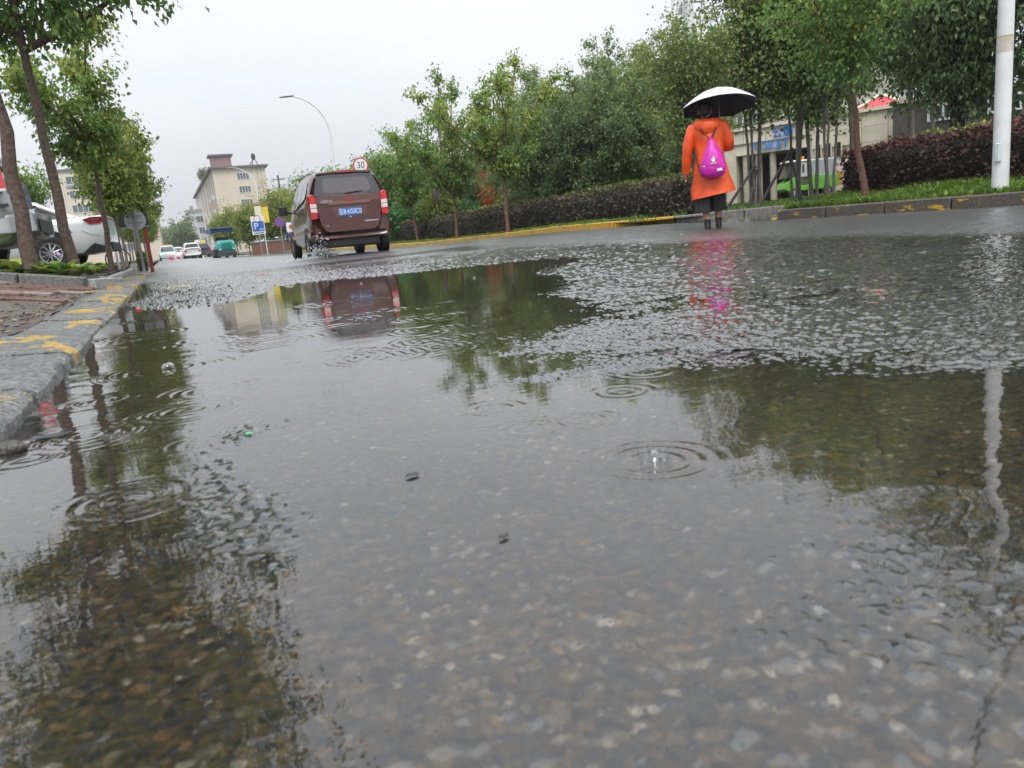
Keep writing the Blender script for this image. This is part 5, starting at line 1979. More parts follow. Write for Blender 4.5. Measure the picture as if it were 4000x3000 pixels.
lp = make_lamp('white street lamp post standing in the verge at the right edge', H=8.6, r0=.093)
lp.location = (9.31, 6.3, gz(9.31, 6.3) - .02)
bd = MB()
bd.tube([(0, 0, 1.63), (0, 0, 1.80)], [.0885, .088], 16)
bd.build('paint_scar', mat('scraped_band', (.70, .68, .64), rough=.6, var=.3, scale=9, col2=(.52, .46, .38)), lp, smooth=True)
MB().tube([(0, 0, 1.80), (0, 0, 1.815)], .0895, 16).build('tape_ring', mat('rust_tape', (.5, .35, .2), rough=.7, var=.3), lp, smooth=True)
hb = MB()
hb.rbox((-.092, -.02, .52), (.05, .09, .22), .02)
hb.build('service_hatch', mat('pale_blue_box', (.6, .66, .7), rough=.4, var=.1), lp)


def copy_lamp(loc, lab, s=1.0, rz=0.0):
    o = empty('street_lamp', loc, rz, lab, 'lamp', 'white street lamps along the right kerb')
    o.scale = (s,) * 3
    for ch in lp.children:
        if ch.name.startswith(('pole', 'arm')):
            copy_tree(ch, o)
    return o


copy_lamp((9.85, 46.0, -.1), 'tall street lamp arching above the street trees, its head left of the van sign', 1.0)
copy_lamp((9.45, 81.0, -.2), 'street lamp beside the parking sign, in front of the beige block', .98)
copy_lamp((9.2, 118, -.3), 'third street lamp, against the facade of the beige block', 1.0)
copy_lamp((9.1, 160, -.3), 'farthest curved street lamp, by the corner of the beige block', 1.0)
copy_lamp((5.3, 119, -.3), 'street lamp left of the teal machine near the far cars', .62)
pl_ = at(1787, 830, 50)
wp = MB()
wp.tube([(0, 0, -.4), (0, 0, 3), (0, 0, 6.2)], [.095, .085, .07], 12)
wpo = empty('lamp_pole', (pl_.x, pl_.y, .1), 0, 'thin white pole between the two street trees', 'pole')
wp.build('pole', WHITEM, wpo, smooth=True)
MB().rbox((0, 0, 6.25), (.5, .22, .08), .03).build('lamp_head', STEEL, wpo)

# ---------------------------------------------------------------- signs
GALV = mat('galvanised', (.34, .37, .36), rough=.45, metal=.4, var=.15)


def disc(parent, name, r, y, z, m, th=.006, n=36, x=0.0):
    mb = MB()
    mb.tube([(x, y, z), (x, y - th, z)], r, n)
    return mb.build(name, m, parent)


def ring_band(parent, name, r0, r1, y, z, m, th=.004, n=40):
    mb = MB()
    mb.loft([[(cos(a) * r, y - o, z + sin(a) * r) for a in np.linspace(0, 2 * pi, n, endpoint=False)] for r, o in ((r0, 0), (r0, th), (r1, th), (r1, 0))], caps=False)
    return mb.build(name, m, parent)


def post(parent, h, r=.03, m=None, x=0.0, y=.03):
    mb = MB()
    mb.tube([(x, y, -.3), (x, y, h)], r, 10)
    return mb.build('post', m or GALV, parent, smooth=True)


def no_stop(loc, rz, label, z=2.0, r=.32, ph=2.4):
    c = empty('no_stopping_sign', loc, rz, label, 'sign')
    post(c, ph)
    f = disc(c, 'sign_plate', r, 0, z, REDS)
    disc(c, 'blue_field', r * .86, -.0065, z, BLUES, .003)
    for k in (1, -1):
        mb = MB()
        mb.box((0, -.0115, z), (r * 1.66, .003, r * .15), ry=k * pi / 4)
        mb.v = [(a, b_ - .0012 * (k > 0), d) for a, b_, d in mb.v]
        mb.build('red_bar', REDS, c)
    return c


p = at(1093, 868, 52)
no_stop((p.x, p.y, -.12), -RAD(6), 'round blue and red no-stopping sign left of the van', z=p.z + .12)
p = at(1706, 765, 33)
no_stop((p.x, p.y, .1), -RAD(19 - 72), 'no-stopping sign turned almost edge-on above the long hedge', z=p.z - .1, r=.31)
p = at(770, 960, 130)
no_stop((p.x, p.y, -.3), 0, 'far small no-stopping sign above the white parked car', z=p.z + .3, r=.5, ph=2.9)

p = at(1410, 655, 39)
s30 = empty('speed_limit_sign', (p.x, p.y, -.05), -RAD(11), 'round white 30 sign with red rim rising behind the van roof', 'sign')
zc = p.z + .17
post(s30, zc + .3)
disc(s30, 'sign_plate', .39, 0, zc, WHITE)
ring_band(s30, 'red_rim', .32, .385, -.0065, zc, REDS)
text_mesh('digits', '30', .47, BLKT, s30, txt(0, -.009, zc), .002, .86)

# parking sign with board over it
p = at(1008, 880, 56)
ps_ = empty('parking_sign', (p.x, p.y, -.2), -RAD(5), 'blue and white P parking sign before the young trees', 'sign')
zc = p.z + .2
post(ps_, zc + .3, .035)
MB().box((0, 0, zc), (.92, .02, 1.30)).build('sign_plate', WHITE, ps_)
MB().box((0, -.013, zc - .08), (.82, .006, .72)).build('blue_field', BLUES, ps_)
text_mesh('letter', 'P', .66, WHITE, ps_, txt(-.14, -.018, zc - .08), .002)
text_mesh('small_letters', '30M', .2, WHITE, ps_, txt(.22, -.018, zc - .32), .002)
mb = MB()
for k in range(6):
    mb.box((-.3 + k * .12, -.012, zc - .55), (.08, .004, .11))
mb.build('caption', BLKT, ps_)
ring_band(ps_, 'red_arc', .20, .25, -.0115, zc + .46, REDS)
p = at(1010, 838, 60)
ab = empty('notice_board', (p.x + .25, p.y, -.2), -RAD(5), 'white and yellow notice board on a post above the P sign', 'board')
ab.scale = (.78, .78, 1)
zc = p.z + .2
post(ab, zc, .05, WHITEM)
MB().box((-.32, 0, zc), (.62, .10, 1.35)).build('white_panel', mat('cream_panel', (.75, .72, .6), rough=.5, var=.05), ab)
MB().box((.33, 0, zc - .05), (.62, .10, 1.2)).build('yellow_panel', YELS, ab)
MB().box((0, 0, zc + .72), (1.4, .14, .12)).build('top_rail', mat('rust_red', (.4, .14, .07), rough=.6, var=.2), ab)
p = at(1140, 905, 52)
po = empty('police_sign', (p.x, p.y, -.12), -RAD(6), 'white and navy notice sign with round emblem, left of the van', 'sign')
zc = p.z + .12
post(po, zc - .6, .05, BLUES)
MB().box((0, 0, zc), (.80, .10, 1.35)).build('frame', mat('navy', (.02, .03, .14), rough=.4, var=.1), po, bevel=.02)
MB().box((.02, -.053, zc + .31), (.66, .006, .62)).build('white_panel', WHITE, po)
disc(po, 'emblem_disc', .17, -.057, zc + .31, mat('emblem_gold', (.6, .42, .12), rough=.4, var=.1), .004)
disc(po, 'emblem_centre', .11, -.0625, zc + .33, REDS, .004)
text_mesh('lettering', '110', .22, WHITE, po, txt(.02, -.056, zc - .2), .003)
mb = MB()
for k in range(4):
    mb.box((-.2 + k * .14, -.053, zc - .42), (.1, .004, .1))
for k in range(5):
    mb.box((-.22 + k * .11, -.053, zc - .06), (.07, .004, .05))
mb.build('caption', WHITE, po)
p = at(783, 948, 135)
fb = empty('notice_board', (p.x, p.y, -.3), 0, 'far cream and yellow notice board beside the farthest lamp', 'board')
zc = p.z + .3
post(fb, zc, .06, WHITEM)
MB().box((-.5, 0, zc), (.9, .1, 1.1)).build('white_panel', MATS['cream_panel'], fb)
MB().box((.5, 0, zc), (.7, .1, 1.0)).build('yellow_panel', YELS, fb)
p = at(783, 968, 132)
fp = empty('parking_sign', (p.x + .4, p.y, -.3), 0, 'far blue sign under the cream and yellow board', 'sign')
zc = p.z + .2
post(fp, zc, .05)
MB().box((0, -.04, zc), (1.5, .05, .9)).build('sign_plate', BLUES, fp)
text_mesh('letter', 'P', .7, WHITE, fp, txt(-.3, -.07, zc), .002)
disc(fp, 'red_disc', .3, -.07, zc - .5, REDS)

# round sign seen from behind, dark board on a red post (left)
p = at(527, 858, 18.4)
rs_ = empty('round_sign', (p.x, p.y - .15, .1), 0, 'round pale sign seen from its back on a grey pole, left roadside', 'sign')
zc = p.z - .1
post(rs_, zc + .25, .035, mat('pole_grey', (.25, .25, .26), rough=.5, var=.2), y=-.05)
disc(rs_, 'disc', .235, .02, zc - .02, mat('pale_back', (.55, .56, .57), rough=.5, var=.12))
for dz in (-.08, .08):
    MB().box((0, -.05, zc + dz), (.34, .02, .03)).build('bracket', GALV, rs_)
p = at(520, 858, 19)
bb = empty('sign_board', (p.x, p.y, .1), 0, 'dark rectangular board on a red post behind the round sign', 'board')
zc = p.z - .12
MB().box((0, 0, zc), (.66, .05, .36)).build('panel', DARKM, bb, bevel=.005)
MB().box((0, -.026, zc - .165), (.66, .01, .025)).build('bottom_rail', GALV, bb)
MB().tube([(.22, .05, -.2), (.22, .05, zc + .1)], .045, 10).build('post', mat('red_post', (.28, .04, .035), rough=.5, var=.3), bb, smooth=True)
# white marker post and bicycle wheel rack
p = at(462, 1030, 17)
mk_ = empty('marker_post', (p.x, p.y, .12), .1, 'slim white post beside the tail of the white car', 'post')
MB().tube([(0, 0, -.1), (0, 0, .62), (0, 0, .66)], [.026, .026, .018], 10).build('shaft', WHITEM, mk_, smooth=True)
MB().tube([(0, 0, .55), (0, 0, .61)], .028, 10).build('green_band', mat('green_band', (.02, .2, .12), rough=.5, var=.1), mk_, smooth=True)
rk = MB()
rk.tube([(.26 * cos(a), 0, .26 + .26 * sin(a)) for a in np.linspace(0, 2 * pi, 29)], .014, 6, caps=False)
p = at(465, 1015, 17.4)
rko = empty('bicycle_wheel', (p.x - .02, p.y, .13), -.2, 'black bicycle wheel standing behind the white marker post', 'wheel')
rk.build('tyre', RUBBER, rko, smooth=True)
mb = MB()
for k in range(9):
    a = k * pi / 9
    mb.tube([(.25 * cos(a), 0, .26 + .25 * sin(a)), (-.25 * cos(a), 0, .26 - .25 * sin(a))], .002, 4)
mb.build('spokes', STEEL, rko)

# ---------------------------------------------------------------- buildings
BEIGE = mat('beige_render', (.62, .54, .43), rough=.85, var=.05, scale=.15, bump=.1, bscale=3)
BEIGE2 = mat('beige_side', (.56, .47, .36), rough=.85, var=.08, scale=.3)
ROOFB = mat('brown_eave', (.16, .12, .11), rough=.7, var=.15)
WFR = mat('window_frame', (.72, .74, .74), rough=.5, var=.05)
WGL = glass_mat('window_glass', (.10, .125, .135), .08)
GREYP = mat('grey_panel', (.30, .32, .33), rough=.6, var=.1)


def window(parent, cx, y, cz, w, h, cols=4, axis='x', sill=False):
    """window on a facade facing -y (axis x) or facing -x (axis y); local coords of parent"""
    def M_(a, o, z):
        return (cx + a, y - o, z) if axis == 'x' else (y - o, cx - a, z)
    def bxx(a, o, z, sa, so, sz):
        c_ = M_(a, o, z)
        return (c_, (sa, so, sz) if axis == 'x' else (so, sa, sz))
    fm = MB()
    for a in (-w / 2, w / 2):
        fm.box(*bxx(a, .03, cz, .09, .12, h + .09))
    for z in (cz - h / 2, cz + h / 2):
        fm.box(*bxx(0, .03, z, w - .092, .11, .09))
    for k in range(1, cols):
        fm.box(*bxx(-w / 2 + w * k / cols, .03, cz, .08, .08, h - .092))
    fo = fm.build('window', WFR, parent)
    gm = MB()
    gm.box(*bxx(0, -.02, cz, w, .04, h))
    gm.build('pane', WGL, fo)
    if sill:
        sm = MB()
        sm.box(*bxx(0, .08, cz - h / 2 - .42, w + .3, .2, .75))
        sm.build('apron', GREYP, fo)
    return fo


# central beige block: gable end to us, long side along the road
cb = empty('apartment_block', (13.4, 192, -.3), 0, 'beige apartment block with brown eaves at the far right of the road', 'building')
BW, BL, BH = 11.6, 96, 19.2
MB().box((BW / 2, BL / 2, BH / 2 - .5), (BW, BL, BH + 1)).build('wall', BEIGE, cb)
rf = MB()
rf.box((BW / 2, BL / 2, BH + .22), (BW + 1.5, BL + 1.5, .42))
ro = rf.build('roof', ROOFB, cb)
MB().box((2.4, 3.5, BH + 1.7), (4.3, 4.5, 2.6)).build('roof_house', mat('roof_house_wall', (.26, .17, .16), rough=.8, var=.1), ro)
MB().box((2.4, 3.5, BH + 3.1), (5.4, 5.4, .35)).build('roof_cap', ROOFB, ro)
mb = MB()
mb.tube([(9.2 - .2, 1, BH + .4), (9.4, 1, BH + 2.6)], .12, 6)
mb.tube([(10.4, 1, BH + .4), (9.7, 1, BH + 2.0)], .1, 6)
mb.tube([(8.3, 1, BH + .4), (9.3, 1, BH + 1.6)], .1, 6)
mb.ell((9.5, 1, BH + 2.4), (.5, .4, .8), 8, 6)
mb.build('roof_antenna', DARKM, ro)
for k in range(6):
    zc = BH - 1.9 - 2.95 * k
    window(cb, 6.5, -.005, zc, 2.6, 1.45, 4)
for j in range(14):
    for k in range(6):
        zc = BH - 1.9 - 2.95 * k
        window(cb, 4 + j * 6.6, -.005, zc, 2.2, 1.5, 3, axis='y')
for yy in (1.2, 8.0, 14.6, 21.2, 27.8, 41, 54):
    MB().tube([(-.12, yy, 0), (-.12, yy, BH)], .09, 6).build('drain_pipe', mat('pipe_brown', (.36, .28, .22), rough=.6, var=.1), cb)
for xx in (9.7, 10.6):
    MB().tube([(xx, -.1, 2), (xx, -.1, BH + .3)], .05, 6).build('cable', mat('cable_grey', (.36, .31, .26), rough=.7, var=.1), cb)
for k, (yy, zc) in enumerate([(6, 13.2), (6, 10.2), (19, 13.4), (12.5, 7.3), (26, 10.0)]):
    MB().rbox((-.3, yy, zc), (.5, .9, .7), .03).build('air_conditioner', WHITEM, cb)
fc = make_tree('rooftop_bush', 91, H=3.2, fork=.6, r0=.08, spread=1.6, nlimb=5, nsub=5, nleaf=900, leaf=(.4, .12), lmat=LF_PALE, upright=.8, clump=.6, label='pale bush growing at the roof edge of the beige block', cat='bush')
fc.location = (13.0, 222, BH - .4)

# left beige block
lb = empty('apartment_block', (-17.6, 190, 0), -RAD(2), 'beige apartment block behind the left roadside trees', 'building')
MB().box((9, 6, 9.4), (18, 12, 20.8)).build('wall', BEIGE, lb)
ro = MB().box((9, 6, 20.05), (18.6, 12.6, .5)).build('roof', mat('dark_green_eave', (.12, .15, .14), rough=.7, var=.1), lb)
for xx in (3.6, 10.6):
    for k in range(6):
        window(lb, xx + .4, -.005, 18.0 - 2.95 * k, 4.0 if k else 4.4, 1.6, 4, sill=(k == 0))
for xx in (-.4, .9):
    MB().tube([(xx, -.2, 0), (xx, -.2, 19)], .07, 6).build('drain_pipe', WFR, lb)
mb = MB()
mb.tube([(2.6, 2, 20.2), (2.6, 2, 26.4)], .07, 6)
for zz, ww in ((26.2, 1.5), (23.6, 1.3), (25.2, .7)):
    mb.tube([(2.6 - ww / 2, 2, zz), (2.6 + ww / 2, 2, zz)], .04, 5)
mb.build('roof_antenna', STEEL, ro)
mb = MB()
mb.tube([(.4, 2, 20.2), (.4, 2, 23.0)], .05, 6)
mb.tube([(0, 2, 22.4), (1.0, 2, 23.4)], .03, 5)
mb.build('roof_antenna', STEEL, ro)

# pale blue block far away
pb = empty('apartment_block', (8.6, 262, -.3), 0, 'small pale blue-grey block far behind the beige one', 'building')
MB().box((6, 10, 6.5), (9.5, 20, 14.5)).build('wall', mat('pale_blue_wall', (.52, .57, .62), rough=.8, var=.05), pb)
MB().box((6, 10, 14.0), (10.2, 20.6, .7)).build('roof', mat('grey_eave', (.3, .31, .33), rough=.7, var=.1), pb)
for k in range(4):
    for xx in (4.0, 8.3):
        window(pb, xx, -.005, 11.3 - 3.4 * k, 2.2, 1.8, 2)
MB().box((2.0, 2, 15.0), (1.0, 1, 1.2)).build('roof_vent', GREYP, pb)

# long grey building behind the thicket
gb = empty('long_building', (37.4, 42, 0), 0, 'long grey-beige building behind the thicket and the antenna mast', 'building')
MB().box((6, 24, 5.4), (12, 52, 11.4)).build('wall', mat('grey_beige_wall', (.42, .40, .36), rough=.8, var=.08, scale=.5), gb)
MB().box((6, 24, 11.3), (12.9, 52.9, .35)).build('roof', mat('dark_eave', (.10, .105, .11), rough=.6, var=.1), gb)
for j in range(15):
    for k in range(3):
        window(gb, 1 + 3.3 * j, -.005, 9.4 - 3.3 * k, 1.9, 1.7, 3, axis='y')

# telecom mast
p = at(2688, 10, 50)
tm = empty('antenna_mast', (p.x, p.y, .3), 0, 'grey telecom mast with panel antennas above the trees, top centre-right', 'mast')
MB().tube([(0, 0, -.2), (0, 0, 8), (0, 0, 17)], [.42, .36, .30], 16).build('pole', mat('mast_grey', (.62, .64, .65), rough=.5, var=.06), tm, smooth=True)
for k in range(3):
    a = -RAD(38) + k * 2 * pi / 3 + .05
    dx, dy = cos(a), sin(a)
    MB().rbox((dx * 1.0, dy * 1.0, p.z + .25), (.30, .16, 2.0), .03, rz=a + pi / 2).build('panel_antenna', WHITEM, tm)
    mb = MB()
    for dz in (-.35, .5):
        mb.tube([(dx * .3, dy * .3, p.z + dz), (dx * .95, dy * .95, p.z + dz)], .035, 6)
    mb.tube([(dx * .84, dy * .84, p.z - 1.1), (dx * .84, dy * .84, p.z + 1.2)], .04, 6)
    mb.build('bracket', STEEL, tm)
for s in (-1, 1):
    a = -RAD(38)
    MB().rbox((cos(a) * s * 1.0, sin(a) * s * 1.0, p.z + .3), (.28, .16, 1.7), .03, rz=a + pi / 2).build('panel_antenna', WHITEM, tm)
    MB().tube([(cos(a) * s * .3, sin(a) * s * .3, p.z - .3), (cos(a) * s * .95, sin(a) * s * .95, p.z - .3)], .035, 6).build('bracket', STEEL, tm)

# toilet building of stone panels
TA = Vector((26.6, 37.5, .42))
TB = Vector((32.5, 26.2, .42))
dirv = (TB - TA)
TLn = dirv.length
trz = atan2(dirv.y, dirv.x)
toi = empty('toilet_building', TA, trz, 'low beige stone toilet building with blue sign behind the lawn trees', 'building')
STN = [mat('stone_panel_a', (.62, .55, .44), rough=.7, var=.12, scale=1.5), mat('stone_panel_b', (.58, .52, .42), rough=.7, var=.14, scale=1.5), mat('stone_panel_c', (.66, .59, .48), rough=.7, var=.1, scale=1.5)]
EX0, EX1 = 4.2, 7.95       # entrance span
MB().box((EX0 / 2, 3, 1.75), (EX0, 5.9, 3.7)).build('wall', STN[1], toi)
MB().box(((EX1 + TLn) / 2, 3, 1.75), (TLn - EX1, 5.9, 3.7)).build('wall', STN[1], toi)
MB().box(((EX0 + EX1) / 2, 3, 2.98), (EX1 - EX0 - .01, 5.88, 1.24)).build('lintel', STN[2], toi)
MB().box(((EX0 + EX1) / 2, 4.4, 1.15), (EX1 - EX0 - .01, 3, 2.4)).build('recess_wall', mat('recess_brown', (.13, .09, .07), rough=.8, var=.15), toi)
pn = {}
for mi, m_ in enumerate(STN):
    o = MB().rbox((0, 0, 0), (1.15, .05, .72), .012).build('wall_panel', m_, toi)
    pn[mi] = o.data
    bpy.data.objects.remove(o)
SL = [8.5, 8.98, 9.46]
for j in range(int(TLn / 1.165)):
    for k in range(5):
        xc, zc = .6 + j * 1.165, .36 + k * .735
        if EX0 - .55 < xc < EX1 + .5 and zc < 2.75:
            continue
        if any(abs(xc - s_) < .60 for s_ in SL) and 1.5 < zc < 2.3:
            continue
        if xc > TLn - .55:
            continue
        o = bpy.data.objects.new('wall_panel', pn[random.choice([0, 0, 1, 2])])
        link(o, toi)
        o.location = (xc, -.005 + random.uniform(-.004, .004), zc)
for s_ in SL:
    w_ = MB().box((s_, -.01, 2.08), (.24, .1, .62)).build('slit_window', glass_mat('dark_slit', (.04, .035, .03), .2), toi)
    fm = MB()
    for a in (-.14, .14):
        fm.box((s_ + a, -.04, 2.08), (.04, .12, .7))
    fm.build('frame', STN[2], w_)
for s_ in (EX0 + .45, EX0 + 1.15, EX0 + 1.9):
    MB().tube([(s_, .3, -.1), (s_, .3, 2.4)], .17, 16).build('column', mat('column_stone', (.42, .37, .30), rough=.7, var=.1), toi, smooth=True)
MB().box((TLn / 2, 3, 3.68), (TLn + .3, 6.3, .16)).build('roof_edge', STN[0], toi)
SBL = mat('sign_letter_blue', (.02, .22, .72), rough=.4, var=.05)
text_mesh('sign_lettering', 'TOILET', .58, SBL, toi, txt(6.1, -.06, 2.66), .03)
text_mesh('sign_lettering', '公厕', .55, SBL, toi, txt(6.75, -.06, 3.24), .03)
MB().tube([(TLn - 2.6, -.1, 0), (TLn - 2.6, -.1, 3.5)], .07, 8).build('drain_pipe', WFR, toi, smooth=True)

# dark annexe at the right
p = at(3640, 620, 33)
an = empty('annexe', (p.x, p.y, .4), -RAD(62), 'dark grey-brown wall beside the stone building, under the large tree', 'building')
MB().box((2.2, 3, 1.6), (7.5, 6, 3.8)).build('wall', mat('annexe_wall', (.12, .105, .09), rough=.8, var=.2), an)
MB().box((2.2, 3, 3.56), (7.8, 6.3, .14)).build('roof_edge', STN[0], an)
window(an, .4, -.005, 2.9, 1.1, .6, 2)
window(an, 2.6, -.005, 2.9, 1.1, .6, 2)

# red roofed pavilion behind the wall
p = at(3440, 430, 46)
rp_ = empty('pavilion', (p.x, p.y, .4), -RAD(50), 'red canopy roof with pale trim above the stone wall', 'pavilion')
zc = p.z - .4
rfm = MB()
rfm.loft([[(-2.4, -2.4, zc - .6), (2.4, -2.4, zc - .6), (2.4, 2.4, zc - .6), (-2.4, 2.4, zc - .6)], [(-.1, -.1, zc + .8), (.1, -.1, zc + .8), (.1, .1, zc + .8), (-.1, .1, zc + .8)]])
rf_ = rfm.build('roof', mat('red_canopy', (.55, .05, .07), rough=.5, var=.1), rp_)
for a in range(4):
    c_, s_ = [(-1, -1), (1, -1), (1, 1), (-1, 1)][a]
    MB().tube([(c_ * 2.45, s_ * 2.45, zc - .57), (c_ * .1, s_ * .1, zc + .84)], .09, 6).build('trim', mat('cream_trim', (.7, .66, .5), rough=.6, var=.1), rf_)
    MB().tube([(c_ * 2.1, s_ * 2.1, -.3), (c_ * 2.1, s_ * 2.1, zc - .55)], .09, 8).build('post', WHITEM, rp_)

# ---------------------------------------------------------------- green utility vehicle
GRN = mat('lime_green_paint', (.13, .45, .03), rough=.3, var=.08, coat=.4)
GBX = mat('grey_box', (.40, .42, .45), rough=.45, var=.06)
pv0 = at(3070, 757, 36.5)
pv1 = at(3255, 742, 36.5)
dv = pv0 - pv1
gv = empty('utility_vehicle', (pv1.x, pv1.y, gz(pv1.x, pv1.y) + .02), atan2(dv.y, dv.x), 'small lime green utility vehicle with grey box parked by the stone building', 'vehicle')
# local x forwards (to the left in the picture), visible side is +y or -y
mb = MB()
for s in (-.5, .5):
    pass
side = [(0, .42), (0, .92), (1.3, .98), (1.34, .55), (1.75, .55), (1.78, .95), (2.05, .95), (2.45, .70), (2.52, .42), (2.35, .30), (.2, .30)]
mb.prism(side, lambda a, z, o: Vector((a, -.58 + o, z)), 1.16)
mb.build('body', GRN, gv, bevel=.04)
MB().rbox((.72, 0, 1.30), (1.42, 1.1, .76), .05).build('cargo_box', GBX, gv)
MB().box((1.6, 0, 1.25), (.34, 1.08, .7)).build('cab_rear', mat('pale_cab', (.55, .57, .58), rough=.4, var=.05), gv, bevel=.05)
MB().rbox((1.85, 0, 1.66), (.95, 1.14, .08), .03).build('cab_roof', WHITE, gv)
mb = MB()
mb.prism([(1.78, .95), (1.80, 1.62), (2.1, 1.62), (2.42, .92)], lambda a, z, o: Vector((a, -.53 + o, z)), 1.06)
mb.build('windscreen', GLASSD, gv, bevel=.02)
for s in (-1, 1):
    MB().rbox((1.62, s * .545, 1.3), (.10, .02, .36), .008).build('side_window', GLASSD, gv)
    for k in range(4):
        MB().box((.03, s * .555, 1.0 + k * .17), (.06, .015, .1)).build('reflector', REDS if k % 2 == 0 else WHITE, gv)
    for xx in (.52, 2.12):
        o = MB().tube([(xx, s * .46, .22), (xx, s * .60, .22)], .22, 18).build('wheel', RUBBER, gv, smooth=False)
        MB().tube([(xx, s * .60, .22), (xx, s * .615, .22)], .13, 14).build('rim', ALLOY, o)
MB().box((-.12, 0, .72), (.22, .9, .62)).build('rear_bin', mat('orange_bin', (.6, .3, .02), rough=.5, var=.1), gv, bevel=.02)
MB().ell((1.42, 0, 1.80), (.07, .07, .08), 10, 6).build('beacon', mat('beacon_orange', (.8, .2, .03), rough=.3, var=.05), gv, smooth=True)
MB().tube([(2.3, .62, 1.2), (2.35, .72, 1.25)], .03, 6).rbox((2.36, .76, 1.22), (.05, .12, .2), .015).build('door_mirror', BLACKP, gv)

# ---------------------------------------------------------------- teal road machine
TEAL = mat('teal_paint', (.02, .36, .31), rough=.28, var=.08, coat=.5)
TEALD = mat('teal_grille', (.012, .16, .14), rough=.5, var=.3, scale=40)
pt_ = at(893, 1011, 60)
rm = empty('road_machine', (pt_.x, pt_.y, pt_.z - .0), RAD(6), 'teal road machine with blue canopy standing on the far road', 'machine')
mb = MB()
mb.loft([[(-.62, y, z0), (.62, y, z0), (.66, y, z0 + .1), (.62, y, z1 - .08), (.5, y, z1), (-.5, y, z1), (-.62, y, z1 - .08), (-.66, y, z0 + .1)] for y, z0, z1 in ((-.05, .72, 1.32), (.0, .62, 1.42), (.3, .58, 1.46), (1.9, .58, 1.42), (2.1, .6, 1.3))])
mb.build('engine_cover', TEAL, rm, smooth=True, angle=40)
MB().rbox((0, -.07, 1.0), (.74, .08, .5), .03).build('grille', TEALD, rm)
for s in (-1, 1):
    MB().rbox((s * .52, -.06, 1.22), (.12, .06, .06), .015).build('lamp', CLEARL, rm)
    MB().rbox((s * .5, -.055, .76), (.14, .05, .09), .015).build('lamp', CLEARL, rm)
MB().rbox((0, .12, .40), (1.38, .5, .38), .05).build('frame', mat('machine_dark', (.05, .05, .055), rough=.5, var=.2), rm)
for s in (-.62, -.05, .52):
    MB().tube([(s - .09, .2, .22), (s + .09, .2, .22)], .22, 18).build('wheel', RUBBER, rm)
MB().rbox((-.78, 1.2, .55), (.36, 2.0, .5), .05).build('side_tank', BLACKP, rm)
MB().tube([(-.95, .8, .28), (-.65, .8, .28)], .28, 20).build('wheel', RUBBER, rm)
MB().rbox((-.05, 1.7, 1.42), (.9, .8, .55), .05).build('seat_console', BLACKP, rm)
for sx_, sy_ in ((-.75, .9), (.6, .9), (-.75, 2.4), (.6, 2.4)):
    MB().tube([(sx_, sy_, 1.0), (sx_, sy_, 2.1)], .035, 6).build('canopy_post', WHITEM if sx_ < 0 else DARKM, rm)
MB().loft([[(-.95, y, z), (.80, y, z), (.80, y, z + h_), (-.95, y, z + h_)] for y, z, h_ in ((.5, 2.08, .25), (.55, 2.05, .33), (2.8, 2.08, .33), (2.9, 2.1, .25))]).build('canopy', mat('canopy_blue', (.035, .10, .30), rough=.4, var=.1), rm, bevel=.02)
MB().box((-.07, .9, 2.405), (1.7, 1.6, .02)).build('canopy_top', mat('canopy_pale', (.35, .5, .65), rough=.3, var=.05), rm)

# ---------------------------------------------------------------- far traffic and parked cars
TAXW = mat('pale_cyan_paint', (.50, .66, .68), rough=.3, var=.05, coat=.4)
DGREY = mat('dark_grey_paint', (.06, .065, .07), rough=.3, var=.1, coat=.4)
BLUEP = mat('blue_violet_paint', (.13, .14, .32), rough=.3, var=.1, coat=.4)


def far_car(u, v, d, rz, paint, label, roofm=None):
    p_ = at(u, v, d)
    c_ = sedan('car', (p_.x, p_.y, p_.z), rz, paint, label, lambda c: [panel([(s * .6, .78), (s * .6, .92), (s * .84, .92), (s * .84, .78)][::s], lambda a, z, o: Vector((a, -.012 - o, z)), .02, 'tail_light', REDL, c) for s in (-1, 1)], hatch=True)
    if roofm:
        MB().rbox((0, 1.5, 1.76), (.9, .5, .14), .04).build('roof_light', roofm, c_)
    return c_


far_car(660, 1018, 92, pi, TAXW, 'pale taxi with orange roof light coming up the far road', mat('taxi_orange', (.8, .3, .06), rough=.4, var=.05))
far_car(697, 1014, 110, pi, WHITE, 'white car behind the red and white barrier on the far road')
far_car(757, 1010, 84, .03, WHITE, 'white car parked at the right of the far road before the lamp')
far_car(797, 1005, 92, .03, DGREY, 'dark car parked beyond the white one on the far road')
MB_b = empty('road_barrier', at(722, 1012, 86), 0, 'low red and white water barrier across the far road', 'barrier')
for k in range(4):
    MB().rbox((-1.35 + k * .72, 0, .30), (.70, .35, .62), .06).build('segment', WHITE if k % 2 else mat('barrier_pink', (.7, .45, .45), rough=.5, var=.1), MB_b)
for k in range(4):
    MB().box((-1.35 + k * .72, -.18, .2), (.42, .02, .2), ry=.5).build('red_stripe', REDS, MB_b)
mpp = at(690, 1014, 88)
tag(MB().rbox((0, 0, .2), (.6, .4, .36), .08).build('white_block', WHITE, loc=mpp), 'white water-filled block left of the far barrier', 'barrier')

